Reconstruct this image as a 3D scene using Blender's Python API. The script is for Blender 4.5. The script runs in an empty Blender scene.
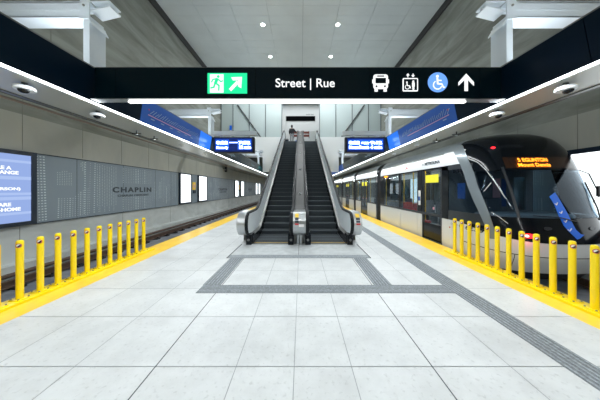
import bpy, bmesh, math, random
from mathutils import Vector, Matrix
random.seed(7)
PI = math.pi
scene = bpy.context.scene
C = scene.collection

# ---------------------------------------------------------------- camera
cam_data = bpy.data.cameras.new('camera')
cam = bpy.data.objects.new('camera', cam_data); C.objects.link(cam)
cam.location = (0, 0, 1.6); cam.rotation_euler = (PI/2, 0, 0)
cam_data.sensor_width = 36; cam_data.lens = 206*36/600
cam_data.shift_x = -1/600; cam_data.shift_y = -11/600
cam_data.clip_start = 0.05; cam_data.clip_end = 200
scene.camera = cam
# ---------------------------------------------------------------- world and exposure
w = bpy.data.worlds.new('world'); scene.world = w; w.use_nodes = True
w.node_tree.nodes['Background'].inputs[0].default_value = (0.6, 0.75, 0.85, 1)
w.node_tree.nodes['Background'].inputs[1].default_value = 0.05
vs = scene.view_settings
vs.view_transform = 'Standard'; vs.look = 'None'; vs.gamma = 1; vs.use_curve_mapping = False
vs.exposure = 0.5
scene.cycles.use_denoising = True
scene.cycles.max_bounces = 8; scene.cycles.diffuse_bounces = 5
scene.cycles.sample_clamp_indirect = 6
# ---------------------------------------------------------------- big lamps of the hall (each sits at a lamp built below)
COOL = (0.95, 0.985, 1.0)
def area(name, loc, sx, sy, power, rot=(0, 0, 0), col=COOL):
    d = bpy.data.lights.new(name, 'AREA'); d.shape = 'RECTANGLE'; d.size = sx; d.size_y = sy
    d.energy = power; d.color = col
    o = bpy.data.objects.new(name, d); C.objects.link(o); o.location = loc; o.rotation_euler = rot
    return o
STRIP_W = 8.0
area('fascia_strip_glow', (-3.585, 19, 3.035), 0.05, 50, 50*STRIP_W, (0, math.radians(0), 0))
area('fascia_strip_glow', (3.495, 19, 3.035), 0.05, 50, 50*STRIP_W, (0, math.radians(0), 0))
area('sign_strip_glow', (-0.06, 3.50, 3.035), 5.7, 0.05, 40)
DL_Y = [-4.64, -1.9, 0.84, 3.58, 6.32, 9.06, 11.36, 14.1, 16.84]
for y in DL_Y:
    for x in (-2.1, 2.03):
        d = bpy.data.lights.new('downlight_beam', 'SPOT'); d.energy = 150; d.spot_size = math.radians(95); d.spot_blend = 0.8
        d.color = COOL; d.shadow_soft_size = 0.08
        o = bpy.data.objects.new('downlight_beam', d); C.objects.link(o); o.location = (x, y, 10.6)

# ================================================================ materials
def mat(name, col, rough=0.5, metal=0.0, emit=None, es=0.0, spec=0.5, noise=None, bump=0.0, bscale=40, coat=0.0):
    m = bpy.data.materials.new(name); m.use_nodes = True
    nt = m.node_tree; b = nt.nodes['Principled BSDF']
    b.inputs['Base Color'].default_value = (*col, 1); b.inputs['Roughness'].default_value = rough
    b.inputs['Metallic'].default_value = metal; b.inputs['Specular IOR Level'].default_value = spec
    b.inputs['Coat Weight'].default_value = coat
    if emit:
        b.inputs['Emission Color'].default_value = (*emit, 1); b.inputs['Emission Strength'].default_value = es
    tc = nt.nodes.new('ShaderNodeTexCoord')
    if noise:
        sc_, amt, stretch = noise
        mp = nt.nodes.new('ShaderNodeMapping'); mp.inputs['Scale'].default_value = stretch
        nz = nt.nodes.new('ShaderNodeTexNoise'); nz.inputs['Scale'].default_value = sc_; nz.inputs['Detail'].default_value = 6
        nt.links.new(tc.outputs['Object'], mp.inputs[0]); nt.links.new(mp.outputs[0], nz.inputs['Vector'])
        mx = nt.nodes.new('ShaderNodeMix'); mx.data_type = 'RGBA'
        mx.inputs['A'].default_value = (*[c*(1-amt) for c in col], 1); mx.inputs['B'].default_value = (*[min(1, c*(1+amt)) for c in col], 1)
        rp = nt.nodes.new('ShaderNodeMapRange'); rp.inputs['From Min'].default_value = 0.3; rp.inputs['From Max'].default_value = 0.7
        nt.links.new(nz.outputs['Fac'], rp.inputs['Value']); nt.links.new(rp.outputs[0], mx.inputs['Factor'])
        nt.links.new(mx.outputs['Result'], b.inputs['Base Color'])
    if bump:
        nb = nt.nodes.new('ShaderNodeTexNoise'); nb.inputs['Scale'].default_value = bscale
        bp = nt.nodes.new('ShaderNodeBump'); bp.inputs['Strength'].default_value = bump; bp.inputs['Distance'].default_value = 0.01
        nt.links.new(tc.outputs['Object'], nb.inputs['Vector']); nt.links.new(nb.outputs['Fac'], bp.inputs['Height'])
        nt.links.new(bp.outputs[0], b.inputs['Normal'])
    return m
def emat(name, col, s):
    m = bpy.data.materials.new(name); m.use_nodes = True; nt = m.node_tree
    nt.nodes.clear(); e = nt.nodes.new('ShaderNodeEmission'); o = nt.nodes.new('ShaderNodeOutputMaterial')
    e.inputs[0].default_value = (*col, 1); e.inputs[1].default_value = s; nt.links.new(e.outputs[0], o.inputs[0])
    return m
def glassmat(name, tint, refl=1.45, rough=0.02):
    m = bpy.data.materials.new(name); m.use_nodes = True; nt = m.node_tree; nt.nodes.clear()
    t = nt.nodes.new('ShaderNodeBsdfTransparent'); t.inputs[0].default_value = (*tint, 1)
    g = nt.nodes.new('ShaderNodeBsdfGlossy'); g.inputs['Roughness'].default_value = rough; g.inputs[0].default_value = (0.9, 0.95, 1, 1)
    f = nt.nodes.new('ShaderNodeFresnel'); ge = nt.nodes.new('ShaderNodeNewGeometry')
    mr = nt.nodes.new('ShaderNodeMapRange'); mr.inputs['To Min'].default_value = refl; mr.inputs['To Max'].default_value = 1/refl
    nt.links.new(ge.outputs['Backfacing'], mr.inputs['Value']); nt.links.new(mr.outputs[0], f.inputs[0])
    mx = nt.nodes.new('ShaderNodeMixShader'); o = nt.nodes.new('ShaderNodeOutputMaterial')
    nt.links.new(f.outputs[0], mx.inputs[0]); nt.links.new(t.outputs[0], mx.inputs[1]); nt.links.new(g.outputs[0], mx.inputs[2])
    nt.links.new(mx.outputs[0], o.inputs[0])
    return m
M = {}
def tile_material():
    m = mat('floor_tile', (0.62, 0.645, 0.65), 0.38)
    nt = m.node_tree; b = nt.nodes['Principled BSDF']; tc = nt.nodes.new('ShaderNodeTexCoord')
    n1 = nt.nodes.new('ShaderNodeTexNoise'); n1.inputs['Scale'].default_value = 2.2; n1.inputs['Detail'].default_value = 8; n1.inputs['Roughness'].default_value = 0.7
    n2 = nt.nodes.new('ShaderNodeTexNoise'); n2.inputs['Scale'].default_value = 28; n2.inputs['Detail'].default_value = 4
    at = nt.nodes.new('ShaderNodeAttribute'); at.attribute_name = 'tone'
    nt.links.new(tc.outputs['Object'], n1.inputs['Vector']); nt.links.new(tc.outputs['Object'], n2.inputs['Vector'])
    mr = nt.nodes.new('ShaderNodeMapRange'); mr.inputs['From Min'].default_value = 0.35; mr.inputs['From Max'].default_value = 0.6
    mr.inputs['To Min'].default_value = 0.86; mr.inputs['To Max'].default_value = 1.0
    nt.links.new(n1.outputs['Fac'], mr.inputs['Value'])
    m2 = nt.nodes.new('ShaderNodeMapRange'); m2.inputs['From Min'].default_value = 0.28; m2.inputs['From Max'].default_value = 0.42
    m2.inputs['To Min'].default_value = 0.82; m2.inputs['To Max'].default_value = 1.0
    nt.links.new(n2.outputs['Fac'], m2.inputs['Value'])
    mu = nt.nodes.new('ShaderNodeMath'); mu.operation = 'MULTIPLY'; nt.links.new(mr.outputs[0], mu.inputs[0]); nt.links.new(m2.outputs[0], mu.inputs[1])
    mv = nt.nodes.new('ShaderNodeMath'); mv.operation = 'MULTIPLY'; nt.links.new(mu.outputs[0], mv.inputs[0]); nt.links.new(at.outputs['Fac'], mv.inputs[1])
    vm = nt.nodes.new('ShaderNodeVectorMath'); vm.operation = 'SCALE'; vm.inputs[0].default_value = (0.62, 0.645, 0.65)
    nt.links.new(mv.outputs[0], vm.inputs['Scale']); nt.links.new(vm.outputs[0], b.inputs['Base Color'])
    return m
M['tile'] = tile_material()
M['joint'] = mat('tile_joint', (0.30, 0.33, 0.34), 0.8)
M['joint_dark'] = mat('expansion_joint', (0.06, 0.07, 0.08), 0.6)
M['granite'] = mat('tactile_granite', (0.15, 0.17, 0.185), 0.55, noise=(60, 0.45, (1, 1, 1)), bump=0.2)
M['granite_bar'] = mat('tactile_bar', (0.25, 0.28, 0.30), 0.5, noise=(40, 0.35, (1, 1, 1)))
M['yellow_edge'] = mat('yellow_edge_tile', (0.98, 0.60, 0.05), 0.33, noise=(3, 0.1, (1, 1, 1)), bump=0.12, bscale=70)
M['yellow'] = mat('bollard_yellow', (1.0, 0.76, 0.0), 0.35, coat=0.3)
M['bolt'] = mat('bolt_steel', (0.35, 0.35, 0.33), 0.4, 0.8)
M['red'] = mat('sticker_red', (0.6, 0.02, 0.03), 0.5)
M['white_st'] = mat('sticker_white', (0.85, 0.85, 0.85), 0.5)
M['black'] = mat('matt_black', (0.012, 0.012, 0.015), 0.5)
M['deadblack'] = mat('dead_black', (0.003, 0.003, 0.004), 0.9, spec=0.05)
M['rubber'] = mat('handrail_rubber', (0.006, 0.008, 0.011), 0.5, spec=0.25)
M['concrete_up'] = None
def concrete(name, c1, c2, scale, stretch, rot, rough=0.75):
    m = mat(name, c1, rough); nt = m.node_tree; b = nt.nodes['Principled BSDF']
    tc = nt.nodes.new('ShaderNodeTexCoord'); mp = nt.nodes.new('ShaderNodeMapping')
    mp.inputs['Rotation'].default_value = rot; mp.inputs['Scale'].default_value = stretch
    mp.vector_type = 'TEXTURE' if False else 'POINT'
    nz = nt.nodes.new('ShaderNodeTexNoise'); nz.inputs['Scale'].default_value = scale; nz.inputs['Detail'].default_value = 8
    nz.inputs['Roughness'].default_value = 0.6; nz.inputs['Distortion'].default_value = 0.6
    rp = nt.nodes.new('ShaderNodeValToRGB')
    rp.color_ramp.elements[0].position = 0.33; rp.color_ramp.elements[0].color = (*c2, 1)
    rp.color_ramp.elements[1].position = 0.62; rp.color_ramp.elements[1].color = (*c1, 1)
    nt.links.new(tc.outputs['Object'], mp.inputs[0]); nt.links.new(mp.outputs[0], nz.inputs['Vector'])
    nt.links.new(nz.outputs['Fac'], rp.inputs[0]); nt.links.new(rp.outputs[0], b.inputs['Base Color'])
    return m
M['concrete_up'] = concrete('streaked_concrete', (0.30, 0.315, 0.28), (0.17, 0.175, 0.15), 1.1, (1, 0.35, 1.9), (math.radians(38), 0, 0))
M['concrete_lo'] = concrete('smooth_concrete', (0.42, 0.42, 0.37), (0.35, 0.355, 0.32), 0.9, (1, 1, 0.4), (0, 0, 0))
M['concrete_base'] = concrete('base_concrete', (0.55, 0.58, 0.57), (0.43, 0.46, 0.45), 0.9, (1, 1, 2.0), (0, 0, 0))
M['fineseam'] = mat('fine_seam', (0.22, 0.225, 0.20), 0.8)
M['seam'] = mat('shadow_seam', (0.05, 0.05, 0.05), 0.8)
M['bed'] = concrete('track_slab', (0.22, 0.24, 0.27), (0.12, 0.13, 0.15), 1.5, (1, 1, 1), (0, 0, 0))
M['rail'] = mat('rail_steel', (0.12, 0.08, 0.06), 0.5, 0.4, noise=(5, 0.3, (1, 1, 1)))
M['rail_orange'] = mat('orange_pad', (0.5, 0.12, 0.05), 0.7)
M['ceil'] = mat('ceiling_panel_metal', (0.62, 0.66, 0.65), 0.45, noise=(0.7, 0.06, (1, 1, 1)))
M['ceil_gap'] = mat('ceiling_joint', (0.26, 0.29, 0.29), 0.8)
M['white_steel'] = mat('white_painted_steel', (0.76, 0.82, 0.86), 0.4)
M['glassblack'] = mat('black_fascia_glass', (0.003, 0.011, 0.02), 0.35, spec=0.5)
M['navy'] = mat('navy_fascia_glass', (0.002, 0.010, 0.022), 0.3, spec=0.15)
M['signface'] = mat('sign_face_black', (0.002, 0.010, 0.016), 0.25, spec=0.2)
M['teal'] = mat('teal_fascia_glass', (0.02, 0.16, 0.18), 0.2)
M['slate'] = mat('slate_fascia_glass', (0.035, 0.055, 0.07), 0.2)
M['blueglow'] = mat('blue_glow_panel', (0.008, 0.04, 0.18), 0.3, emit=(0.02, 0.12, 0.50), es=0.22)  # even emission stands in for the displays' blue reflection in the fascia
M['blueglow2'] = mat('bright_blue_glow_panel', (0.02, 0.12, 0.5), 0.2, emit=(0.03, 0.20, 0.85), es=0.6)  # stronger painted glow for the reflection beside the hanging display
M['soffit'] = mat('soffit_metal', (0.46, 0.48, 0.47), 0.35, 0.3)
M['strip'] = emat('strip_lamp_lens', (0.92, 0.98, 1.0), 5.0)
M['strip2'] = emat('sign_strip_lens', (1.0, 1.0, 0.97), 2.2)
M['lamp'] = emat('downlight_lens', (1.0, 0.99, 0.93), 12)
M['text_on'] = emat('lit_white_symbol', (0.95, 0.99, 1.0), 0.9)
M['green_on'] = emat('lit_green_symbol', (0.02, 0.78, 0.33), 0.9)
M['blue_on'] = emat('lit_blue_symbol', (0.16, 0.38, 0.98), 0.85)
M['led_blue'] = mat('led_panel_blue', (0.01, 0.02, 0.10), 0.2, emit=(0.005, 0.02, 0.16), es=0.5)
M['led_halo'] = emat('led_row_blue', (0.02, 0.13, 0.9), 0.9)
M['led_txt'] = emat('led_text', (0.65, 0.85, 1.0), 3.0)
M['casing'] = mat('display_casing', (0.012, 0.016, 0.025), 0.35)
M['rod'] = mat('dark_rod', (0.05, 0.055, 0.06), 0.5)
M['steel'] = mat('brushed_steel', (0.50, 0.52, 0.53), 0.28, 0.9, noise=(4, 0.1, (30, 1, 1)))
M['steel_dk'] = mat('dark_brushed_steel', (0.20, 0.205, 0.20), 0.38, 0.75)
M['deck_mid'] = mat('satin_steel_deck', (0.05, 0.053, 0.052), 0.5, 0.2)
M['chrome'] = mat('polished_trim', (0.72, 0.76, 0.78), 0.15, 1.0)
M['balu'] = mat('pale_balustrade_panel', (0.80, 0.86, 0.88), 0.3, 0.0)
M['skirt'] = mat('black_skirt_panel', (0.012, 0.013, 0.016), 0.22)
def rib_mat(name, col, axis='X', scale=38):
    m = mat(name, col, 0.5, 0.15); nt = m.node_tree; b = nt.nodes['Principled BSDF']
    tc = nt.nodes.new('ShaderNodeTexCoord'); wv = nt.nodes.new('ShaderNodeTexWave'); wv.bands_direction = axis
    wv.inputs['Scale'].default_value = scale
    bp = nt.nodes.new('ShaderNodeBump'); bp.inputs['Strength'].default_value = 0.6; bp.inputs['Distance'].default_value = 0.01
    nt.links.new(tc.outputs['Object'], wv.inputs['Vector']); nt.links.new(wv.outputs['Fac'], bp.inputs['Height']); nt.links.new(bp.outputs[0], b.inputs['Normal'])
    return m
M['step'] = rib_mat('escalator_step_aluminium', (0.065, 0.078, 0.088))
M['step_nose'] = mat('step_nosing', (0.26, 0.31, 0.34), 0.4, 0.2)
M['plate'] = mat('landing_plate_metal', (0.50, 0.53, 0.54), 0.5, 0.15, noise=(6, 0.12, (1, 1, 1)), bump=0.1)
M['comb'] = mat('comb_plate', (0.16, 0.165, 0.16), 0.5, 0.5)
M['clad'] = mat('white_cladding', (0.62, 0.65, 0.64), 0.5)
M['glazing'] = mat('frosted_glass_panel', (0.50, 0.58, 0.58), 0.12)
M['mullion'] = mat('grey_mullion', (0.13, 0.15, 0.16), 0.5)
M['whitewall'] = mat('white_wall_panel', (0.78, 0.80, 0.80), 0.4)
M['wallpanel'] = mat('grey_blue_wall_panel', (0.215, 0.265, 0.305), 0.4)
M['dots'] = mat('printed_dots', (0.55, 0.64, 0.68), 0.5)
M['ink'] = mat('dark_lettering', (0.03, 0.045, 0.06), 0.5)
M['paleink'] = mat('pale_lettering', (0.35, 0.42, 0.46), 0.5)
M['frame'] = mat('poster_frame', (0.008, 0.018, 0.035), 0.3)
M['lit'] = emat('lit_poster', (0.9, 0.97, 1.0), 1.6)
M['lit_lav'] = emat('lit_screen_lavender', (0.36, 0.50, 0.92), 0.62)
M['lit_lav2'] = emat('lit_screen_pale', (0.46, 0.60, 0.96), 0.66)
M['signyellow'] = mat('yellow_sign', (0.9, 0.6, 0.05), 0.5)
M['tube'] = mat('brown_conduit', (0.22, 0.17, 0.14), 0.5)
M['camwhite'] = mat('white_camera_plastic', (0.75, 0.80, 0.85), 0.35)
M['blk_gloss'] = mat('gloss_black', (0.003, 0.005, 0.008), 0.12, spec=0.25)
M['tramwhite'] = mat('tram_white_paint', (0.66, 0.68, 0.69), 0.3, coat=0.4)
M['tramsilver'] = mat('tram_silver_paint', (0.20, 0.235, 0.255), 0.3, 0.35, coat=0.3)
M['tramdark'] = mat('tram_dark_trim', (0.022, 0.027, 0.033), 0.35)
M['bellows'] = mat('bellows_rubber', (0.02, 0.022, 0.025), 0.7)
M['undercar'] = mat('undercarriage', (0.015, 0.015, 0.017), 0.8)
M['wind'] = glassmat('windscreen_glass', (0.62, 0.70, 0.76), 1.22)
M['sideglass'] = glassmat('side_window_glass', (0.72, 0.78, 0.80), 1.28)
M['inner'] = mat('tram_interior_grey', (0.42, 0.44, 0.45), 0.6)
M['inner_dk'] = mat('tram_interior_dark', (0.16, 0.18, 0.20), 0.6)
M['seatred'] = mat('seat_red', (0.45, 0.03, 0.04), 0.7)
M['seatgrey'] = mat('seat_grey', (0.12, 0.14, 0.17), 0.7)
M['pole_y'] = mat('grab_pole_yellow', (0.9, 0.55, 0.02), 0.4)
M['sticky'] = mat('yellow_door_sticker', (0.95, 0.85, 0.03), 0.5, emit=(0.95, 0.85, 0.03), es=0.0)
M['orange_on'] = emat('orange_led', (1.0, 0.27, 0.02), 3.2)
M['sign_dk'] = mat('led_sign_window', (0.03, 0.012, 0.006), 0.2)
M['red_on'] = emat('red_lamp', (1.0, 0.02, 0.03), 2.6)
M['redcore_on'] = emat('red_lamp_core', (1.0, 0.45, 0.35), 5)
M['vivid_blue'] = mat('reflection_blue', (0.0, 0.15, 0.85), 0.4)  # blue of the painted windscreen reflection, shared by help post and a bag
M['tramlamp'] = emat('tram_ceiling_lamp', (0.9, 0.97, 1), 9.0)
M['posterblue'] = mat('blue_notice', (0.02, 0.10, 0.35), 0.5)
M['pink'] = mat('pink_notice', (0.7, 0.35, 0.4), 0.5)
M['skin'] = mat('skin', (0.45, 0.28, 0.2), 0.6)
M['coat'] = mat('dark_coat', (0.012, 0.014, 0.018), 0.8)
M['trousers'] = mat('grey_trousers', (0.28, 0.29, 0.30), 0.8)
M['hair'] = mat('dark_hair', (0.02, 0.012, 0.01), 0.6)
M['bagblue'] = mat('blue_bag_fabric', (0.03, 0.12, 0.35), 0.7)
M['brownred'] = mat('red_brown_rail', (0.20, 0.045, 0.035), 0.5)

# ================================================================ geometry helpers
class MB:
    def __init__(s): s.bm = bmesh.new()
    def box(s, x0, x1, y0, y1, z0, z1):
        v = [s.bm.verts.new(p) for p in ((x0,y0,z0),(x1,y0,z0),(x1,y1,z0),(x0,y1,z0),(x0,y0,z1),(x1,y0,z1),(x1,y1,z1),(x0,y1,z1))]
        for f in ((0,3,2,1),(4,5,6,7),(0,1,5,4),(1,2,6,5),(2,3,7,6),(3,0,4,7)): s.bm.faces.new([v[i] for i in f])
        return s
    def hexa(s, pts):
        v = [s.bm.verts.new(p) for p in pts]
        for f in ((0,3,2,1),(4,5,6,7),(0,1,5,4),(1,2,6,5),(2,3,7,6),(3,0,4,7)): s.bm.faces.new([v[i] for i in f])
        return s
    def cyl(s, p0, p1, r0, r1=None, n=16, cap=True):
        r1 = r0 if r1 is None else r1
        p0 = Vector(p0); p1 = Vector(p1); d = (p1-p0).normalized()
        a = d.orthogonal().normalized(); b = d.cross(a)
        A = [s.bm.verts.new(p0+(a*math.cos(2*PI*i/n)+b*math.sin(2*PI*i/n))*r0) for i in range(n)]
        B = [s.bm.verts.new(p1+(a*math.cos(2*PI*i/n)+b*math.sin(2*PI*i/n))*r1) for i in range(n)]
        for i in range(n): s.bm.faces.new((A[i], A[(i+1)%n], B[(i+1)%n], B[i]))
        if cap: s.bm.faces.new(A[::-1]); s.bm.faces.new(B)
        return s
    def lathe(s, c, prof, n=20, axis='Z', sgn=1):
        rings = []
        for r, h in prof:
            ring = []
            for i in range(n):
                u, v_ = r*math.cos(2*PI*i/n), r*math.sin(2*PI*i/n)
                p = (c[0]+u, c[1]+v_, c[2]+h*sgn) if axis == 'Z' else ((c[0]+u, c[1]+h*sgn, c[2]+v_) if axis == 'Y' else (c[0]+h*sgn, c[1]+u, c[2]+v_))
                ring.append(s.bm.verts.new(p))
            rings.append(ring)
        for A, B in zip(rings, rings[1:]):
            for i in range(n): s.bm.faces.new((A[i], A[(i+1)%n], B[(i+1)%n], B[i]))
        s.bm.faces.new(rings[0][::-1]); s.bm.faces.new(rings[-1])
        return s
    def prism(s, pts, d):                 # planar polygon (3D points) pushed by vector d
        A = [s.bm.verts.new(p) for p in pts]; d = Vector(d)
        B = [s.bm.verts.new(Vector(p)+d) for p in pts]; n = len(pts)
        s.bm.faces.new(A); s.bm.faces.new(B[::-1])
        for i in range(n): s.bm.faces.new((A[i], B[i], B[(i+1)%n], A[(i+1)%n]))
        return s
    def grid(s, rows):                    # rows of points -> quads
        V = [[s.bm.verts.new(p) for p in r] for r in rows]
        for R0, R1 in zip(V, V[1:]):
            for i in range(len(R0)-1): s.bm.faces.new((R0[i], R0[i+1], R1[i+1], R1[i]))
        return s
    def sweep(s, path, sec, x0):          # path in (y,z); sec = [(dx, dn)] loop around
        rings = []
        for i, (y, z) in enumerate(path):
            a = path[max(0, i-1)]; b = path[min(len(path)-1, i+1)]
            ty, tz = b[0]-a[0], b[1]-a[1]; L = math.hypot(ty, tz) or 1; ty /= L; tz /= L
            rings.append([s.bm.verts.new((x0+dx, y-tz*dn, z+ty*dn)) for dx, dn in sec])
        n = len(sec)
        for A, B in zip(rings, rings[1:]):
            for i in range(n): s.bm.faces.new((A[i], A[(i+1)%n], B[(i+1)%n], B[i]))
        s.bm.faces.new(rings[0][::-1]); s.bm.faces.new(rings[-1])
        return s
    def tube(s, pts, r, n=8):
        pts = [Vector(p) for p in pts]; rings = []
        for i, p in enumerate(pts):
            d = (pts[min(len(pts)-1, i+1)]-pts[max(0, i-1)]).normalized()
            up = Vector((0, 0, 1)) if abs(d.z) < 0.9 else Vector((1, 0, 0))
            a = d.cross(up).normalized(); b = d.cross(a)
            rings.append([s.bm.verts.new(p+(a*math.cos(2*PI*k/n)+b*math.sin(2*PI*k/n))*r) for k in range(n)])
        for A, B in zip(rings, rings[1:]):
            for i in range(n): s.bm.faces.new((A[i], A[(i+1)%n], B[(i+1)%n], B[i]))
        s.bm.faces.new(rings[0][::-1]); s.bm.faces.new(rings[-1])
        return s
    def build(s, name, m, parent=None, smooth=False, bevel=0, solid=0):
        bmesh.ops.recalc_face_normals(s.bm, faces=s.bm.faces)
        me = bpy.data.meshes.new(name); s.bm.to_mesh(me); s.bm.free()
        me.materials.append(m)
        if smooth:
            me.shade_smooth(); me.set_sharp_from_angle(angle=math.radians(35))
        if solid:                              # keep the rims of thin shells crisp
            cnt = {}
            for p in me.polygons:
                for ek in p.edge_keys: cnt[ek] = cnt.get(ek, 0)+1
            for e in me.edges:
                if cnt.get(e.key, 0) < 2: e.use_edge_sharp = True
        o = bpy.data.objects.new(name, me); C.objects.link(o)
        if parent:
            o.parent = parent; o.location = -Vector(parent.location) if parent.type == 'EMPTY' else (0, 0, 0)
        if bevel:
            b = o.modifiers.new('bevel', 'BEVEL'); b.width = bevel; b.segments = 2
        if solid:
            b = o.modifiers.new('solid', 'SOLIDIFY'); b.thickness = solid; b.offset = 0
        return o
def tag(o, label=None, cat=None, group=None, kind=None):
    if label: o['label'] = label
    if cat: o['category'] = cat
    if group: o['group'] = group
    if kind: o['kind'] = kind
    return o
def thing(name, label, cat, loc=(0, 0, 0), group=None):
    o = bpy.data.objects.new(name, None); C.objects.link(o); o.location = loc; o.empty_display_size = 0.1
    return tag(o, label, cat, group)
def struct(name, mb, m, **k):
    o = mb.build(name, m, **k); o['kind'] = 'structure'; return o
def copy_tree(o, parent=None):
    c = o.copy(); C.objects.link(c)
    if parent: c.parent = parent
    for ch in [x for x in o.children]: copy_tree(ch, c)
    return c
ROT = {'front': (PI/2, 0, 0), 'left': (PI/2, 0, PI/2), 'right': (PI/2, 0, -PI/2)}
def text(s, size, loc, face, m, parent=None, name='lettering', align='LEFT', bold=0.0, spacing=1.0, width=None, depth=0.002, rot=None, height=None):
    cu = bpy.data.curves.new('t', 'FONT'); cu.body = s; cu.size = size; cu.align_x = align; cu.offset = bold
    cu.space_character = spacing; cu.extrude = depth
    t = bpy.data.objects.new('t', cu); C.objects.link(t)
    dg = bpy.context.evaluated_depsgraph_get(); dg.update()
    me = bpy.data.meshes.new_from_object(t.evaluated_get(dg)); bpy.data.objects.remove(t)
    me.name = name; me.materials.clear(); me.materials.append(m)
    xs = [v.co.x for v in me.vertices]; ys = [v.co.y for v in me.vertices]
    sx = width/(max(xs)-min(xs)) if width else 1
    sy = height/(max(ys)-min(ys)) if height else 1
    Mt = Matrix.Translation(loc) @ (Matrix.Rotation(0, 4, 'X') if rot is None else rot).to_4x4() if rot is not None else None
    from mathutils import Euler
    R = Euler(ROT[face]).to_matrix().to_4x4() if rot is None else rot.to_4x4()
    me.transform(Matrix.Translation(loc) @ R @ Matrix.Diagonal((sx, sy, 1, 1)))
    o = bpy.data.objects.new(name, me); C.objects.link(o)
    if parent:
        o.parent = parent; o.location = -Vector(parent.location) if parent.type == 'EMPTY' else (0, 0, 0)
    return o

# ================================================================ SETTING
Y0, Y1 = -6.0, 42.0
XL, XR = -7.10, 7.05
CEIL = 10.7
EL, ER = -4.17, 4.02         # platform edges
YL, YR = -3.54, 3.40         # inner borders of the yellow strips
# floor tiles
XS = [YL, -2.775, -2.04, -1.312, -.584, -.061, .455, 1.183, 1.888, 2.61, YR]
YS = [1.856+.7275*k for k in range(-11, 56)]
bm = bmesh.new(); tone = []
for i in range(len(XS)-1):
    for j in range(len(YS)-1):
        g = 0.0035
        if YS[j+1] < Y0 or YS[j] > Y1: continue
        gl = 0.006 if i in (3, 7) else g; gr = 0.006 if i in (2, 6) else g
        x0, x1, y0, y1 = XS[i]+gl, XS[i+1]-gr, YS[j]+g, YS[j+1]-g
        if i == 0: x0 = XS[0]
        if i == len(XS)-2: x1 = XS[-1]
        vs_ = [bm.verts.new(p) for p in ((x0,y0,0),(x1,y0,0),(x1,y1,0),(x0,y1,0))]
        bm.faces.new(vs_); tone.append(random.uniform(0.955, 1.0))
me = bpy.data.meshes.new('floor'); bm.to_mesh(me); bm.free(); me.materials.append(M['tile'])
at = me.attributes.new('tone', 'FLOAT', 'FACE')
for k, v in enumerate(tone): at.data[k].value = v
fl = bpy.data.objects.new('floor', me); C.objects.link(fl); fl['kind'] = 'structure'
struct('floor_base', MB().box(EL+.02, ER-.02, Y0, Y1, -.4, -.004), M['joint'])
mb = MB()
for x in (-1.312, 1.183): mb.box(x-.006, x+.006, Y0, Y1, -.0035, -.001)
struct('floor_joint', mb, M['joint_dark'])
# platform edges
for sx, a, b in ((-1, EL, YL), (1, YR, ER)):
    struct('floor_edge', MB().box(a, b, Y0, Y1, -.25, 0.0), M['yellow_edge'])
    lo, hi = (a+.10, a+.5) if sx < 0 else (b-.5, b-.10)
    struct('platform_wall', MB().box(min(a, b)+(.05 if sx < 0 else 0), max(a, b)-(.05 if sx > 0 else 0), Y0, Y1, -.55, -.25), M['concrete_base'])
# track bed
struct('floor_track_left', MB().box(XL, EL+.1, Y0, Y1, -.75, -.55), M['bed'])
struct('floor_track_right', MB().box(ER-.1, XR, Y0, Y1, -.75, -.55), M['bed'])
# side walls
for side, X, s in (('left', XL, -1), ('right', XR, 1)):
    a, b = (X-.3, X) if s < 0 else (X, X+.3)
    struct('wall_'+side+'_upper', MB().box(a, b, Y0, Y1, 3.5, CEIL), M['concrete_up'])
    struct('wall_'+side, MB().box(a, b, Y0, Y1, .66, 3.5), M['concrete_lo'])
    struct('wall_'+side+'_base', MB().box(a, b, Y0, Y1, -.75, .66), M['concrete_base'])
    mb = MB()
    e = X-s*.004
    for k in range(-1, 11):                           # vertical joints of the cast panels
        y = 1.75+k*4.1
        mb.box(min(X, e), max(X, e), y-.012, y+.012, 4.2, CEIL-.35)
    for k in range(-2, 30):
        y = .9+k*1.45
        mb.box(min(X, e), max(X, e), y-.005, y+.005, 2.6, 3.9)
    for k in range(-1, 14): mb.box(min(X, e), max(X, e), 2.2+k*3.0-.005, 2.2+k*3.0+.005, -.2, .64)
    struct('trim_1' if s < 0 else 'trim_2', mb, M['fineseam'])
    e2 = X-s*.28                                       # ledge at the foot of the wall
    struct('baseboard_'+side, MB().box(min(X, e2), max(X, e2), Y0, Y1, -.55, -.22), M['concrete_base'])
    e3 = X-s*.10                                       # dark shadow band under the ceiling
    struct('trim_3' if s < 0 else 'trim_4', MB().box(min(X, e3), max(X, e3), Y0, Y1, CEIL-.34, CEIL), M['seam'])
struct('wall_back', MB().box(XL-.3, XR+.3, Y0-.2, Y0, -.75, CEIL), M['concrete_lo'])
struct('wall_far', MB().box(XL-.3, XR+.3, Y1, Y1+.2, -.75, 6.0), M['concrete_lo'])
# ceiling: metal planks with joints
struct('ceiling', MB().box(XL-.3, XR+.3, Y0, Y1, CEIL+.02, CEIL+.3), M['ceil_gap'])
mb = MB(); y = Y0
xs_ = [XL+.10, -5.3, -3.5, -1.7, .1, 1.9, 3.7, 5.5, XR-.10]
while y < 22:
    for i in range(len(xs_)-1):
        mb.box(xs_[i]+.008, xs_[i+1]-.008, y+.006, y+.594, CEIL-.02, CEIL+.02)
    y += .6
struct('ceiling_panels', mb, M['ceil'])

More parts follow.
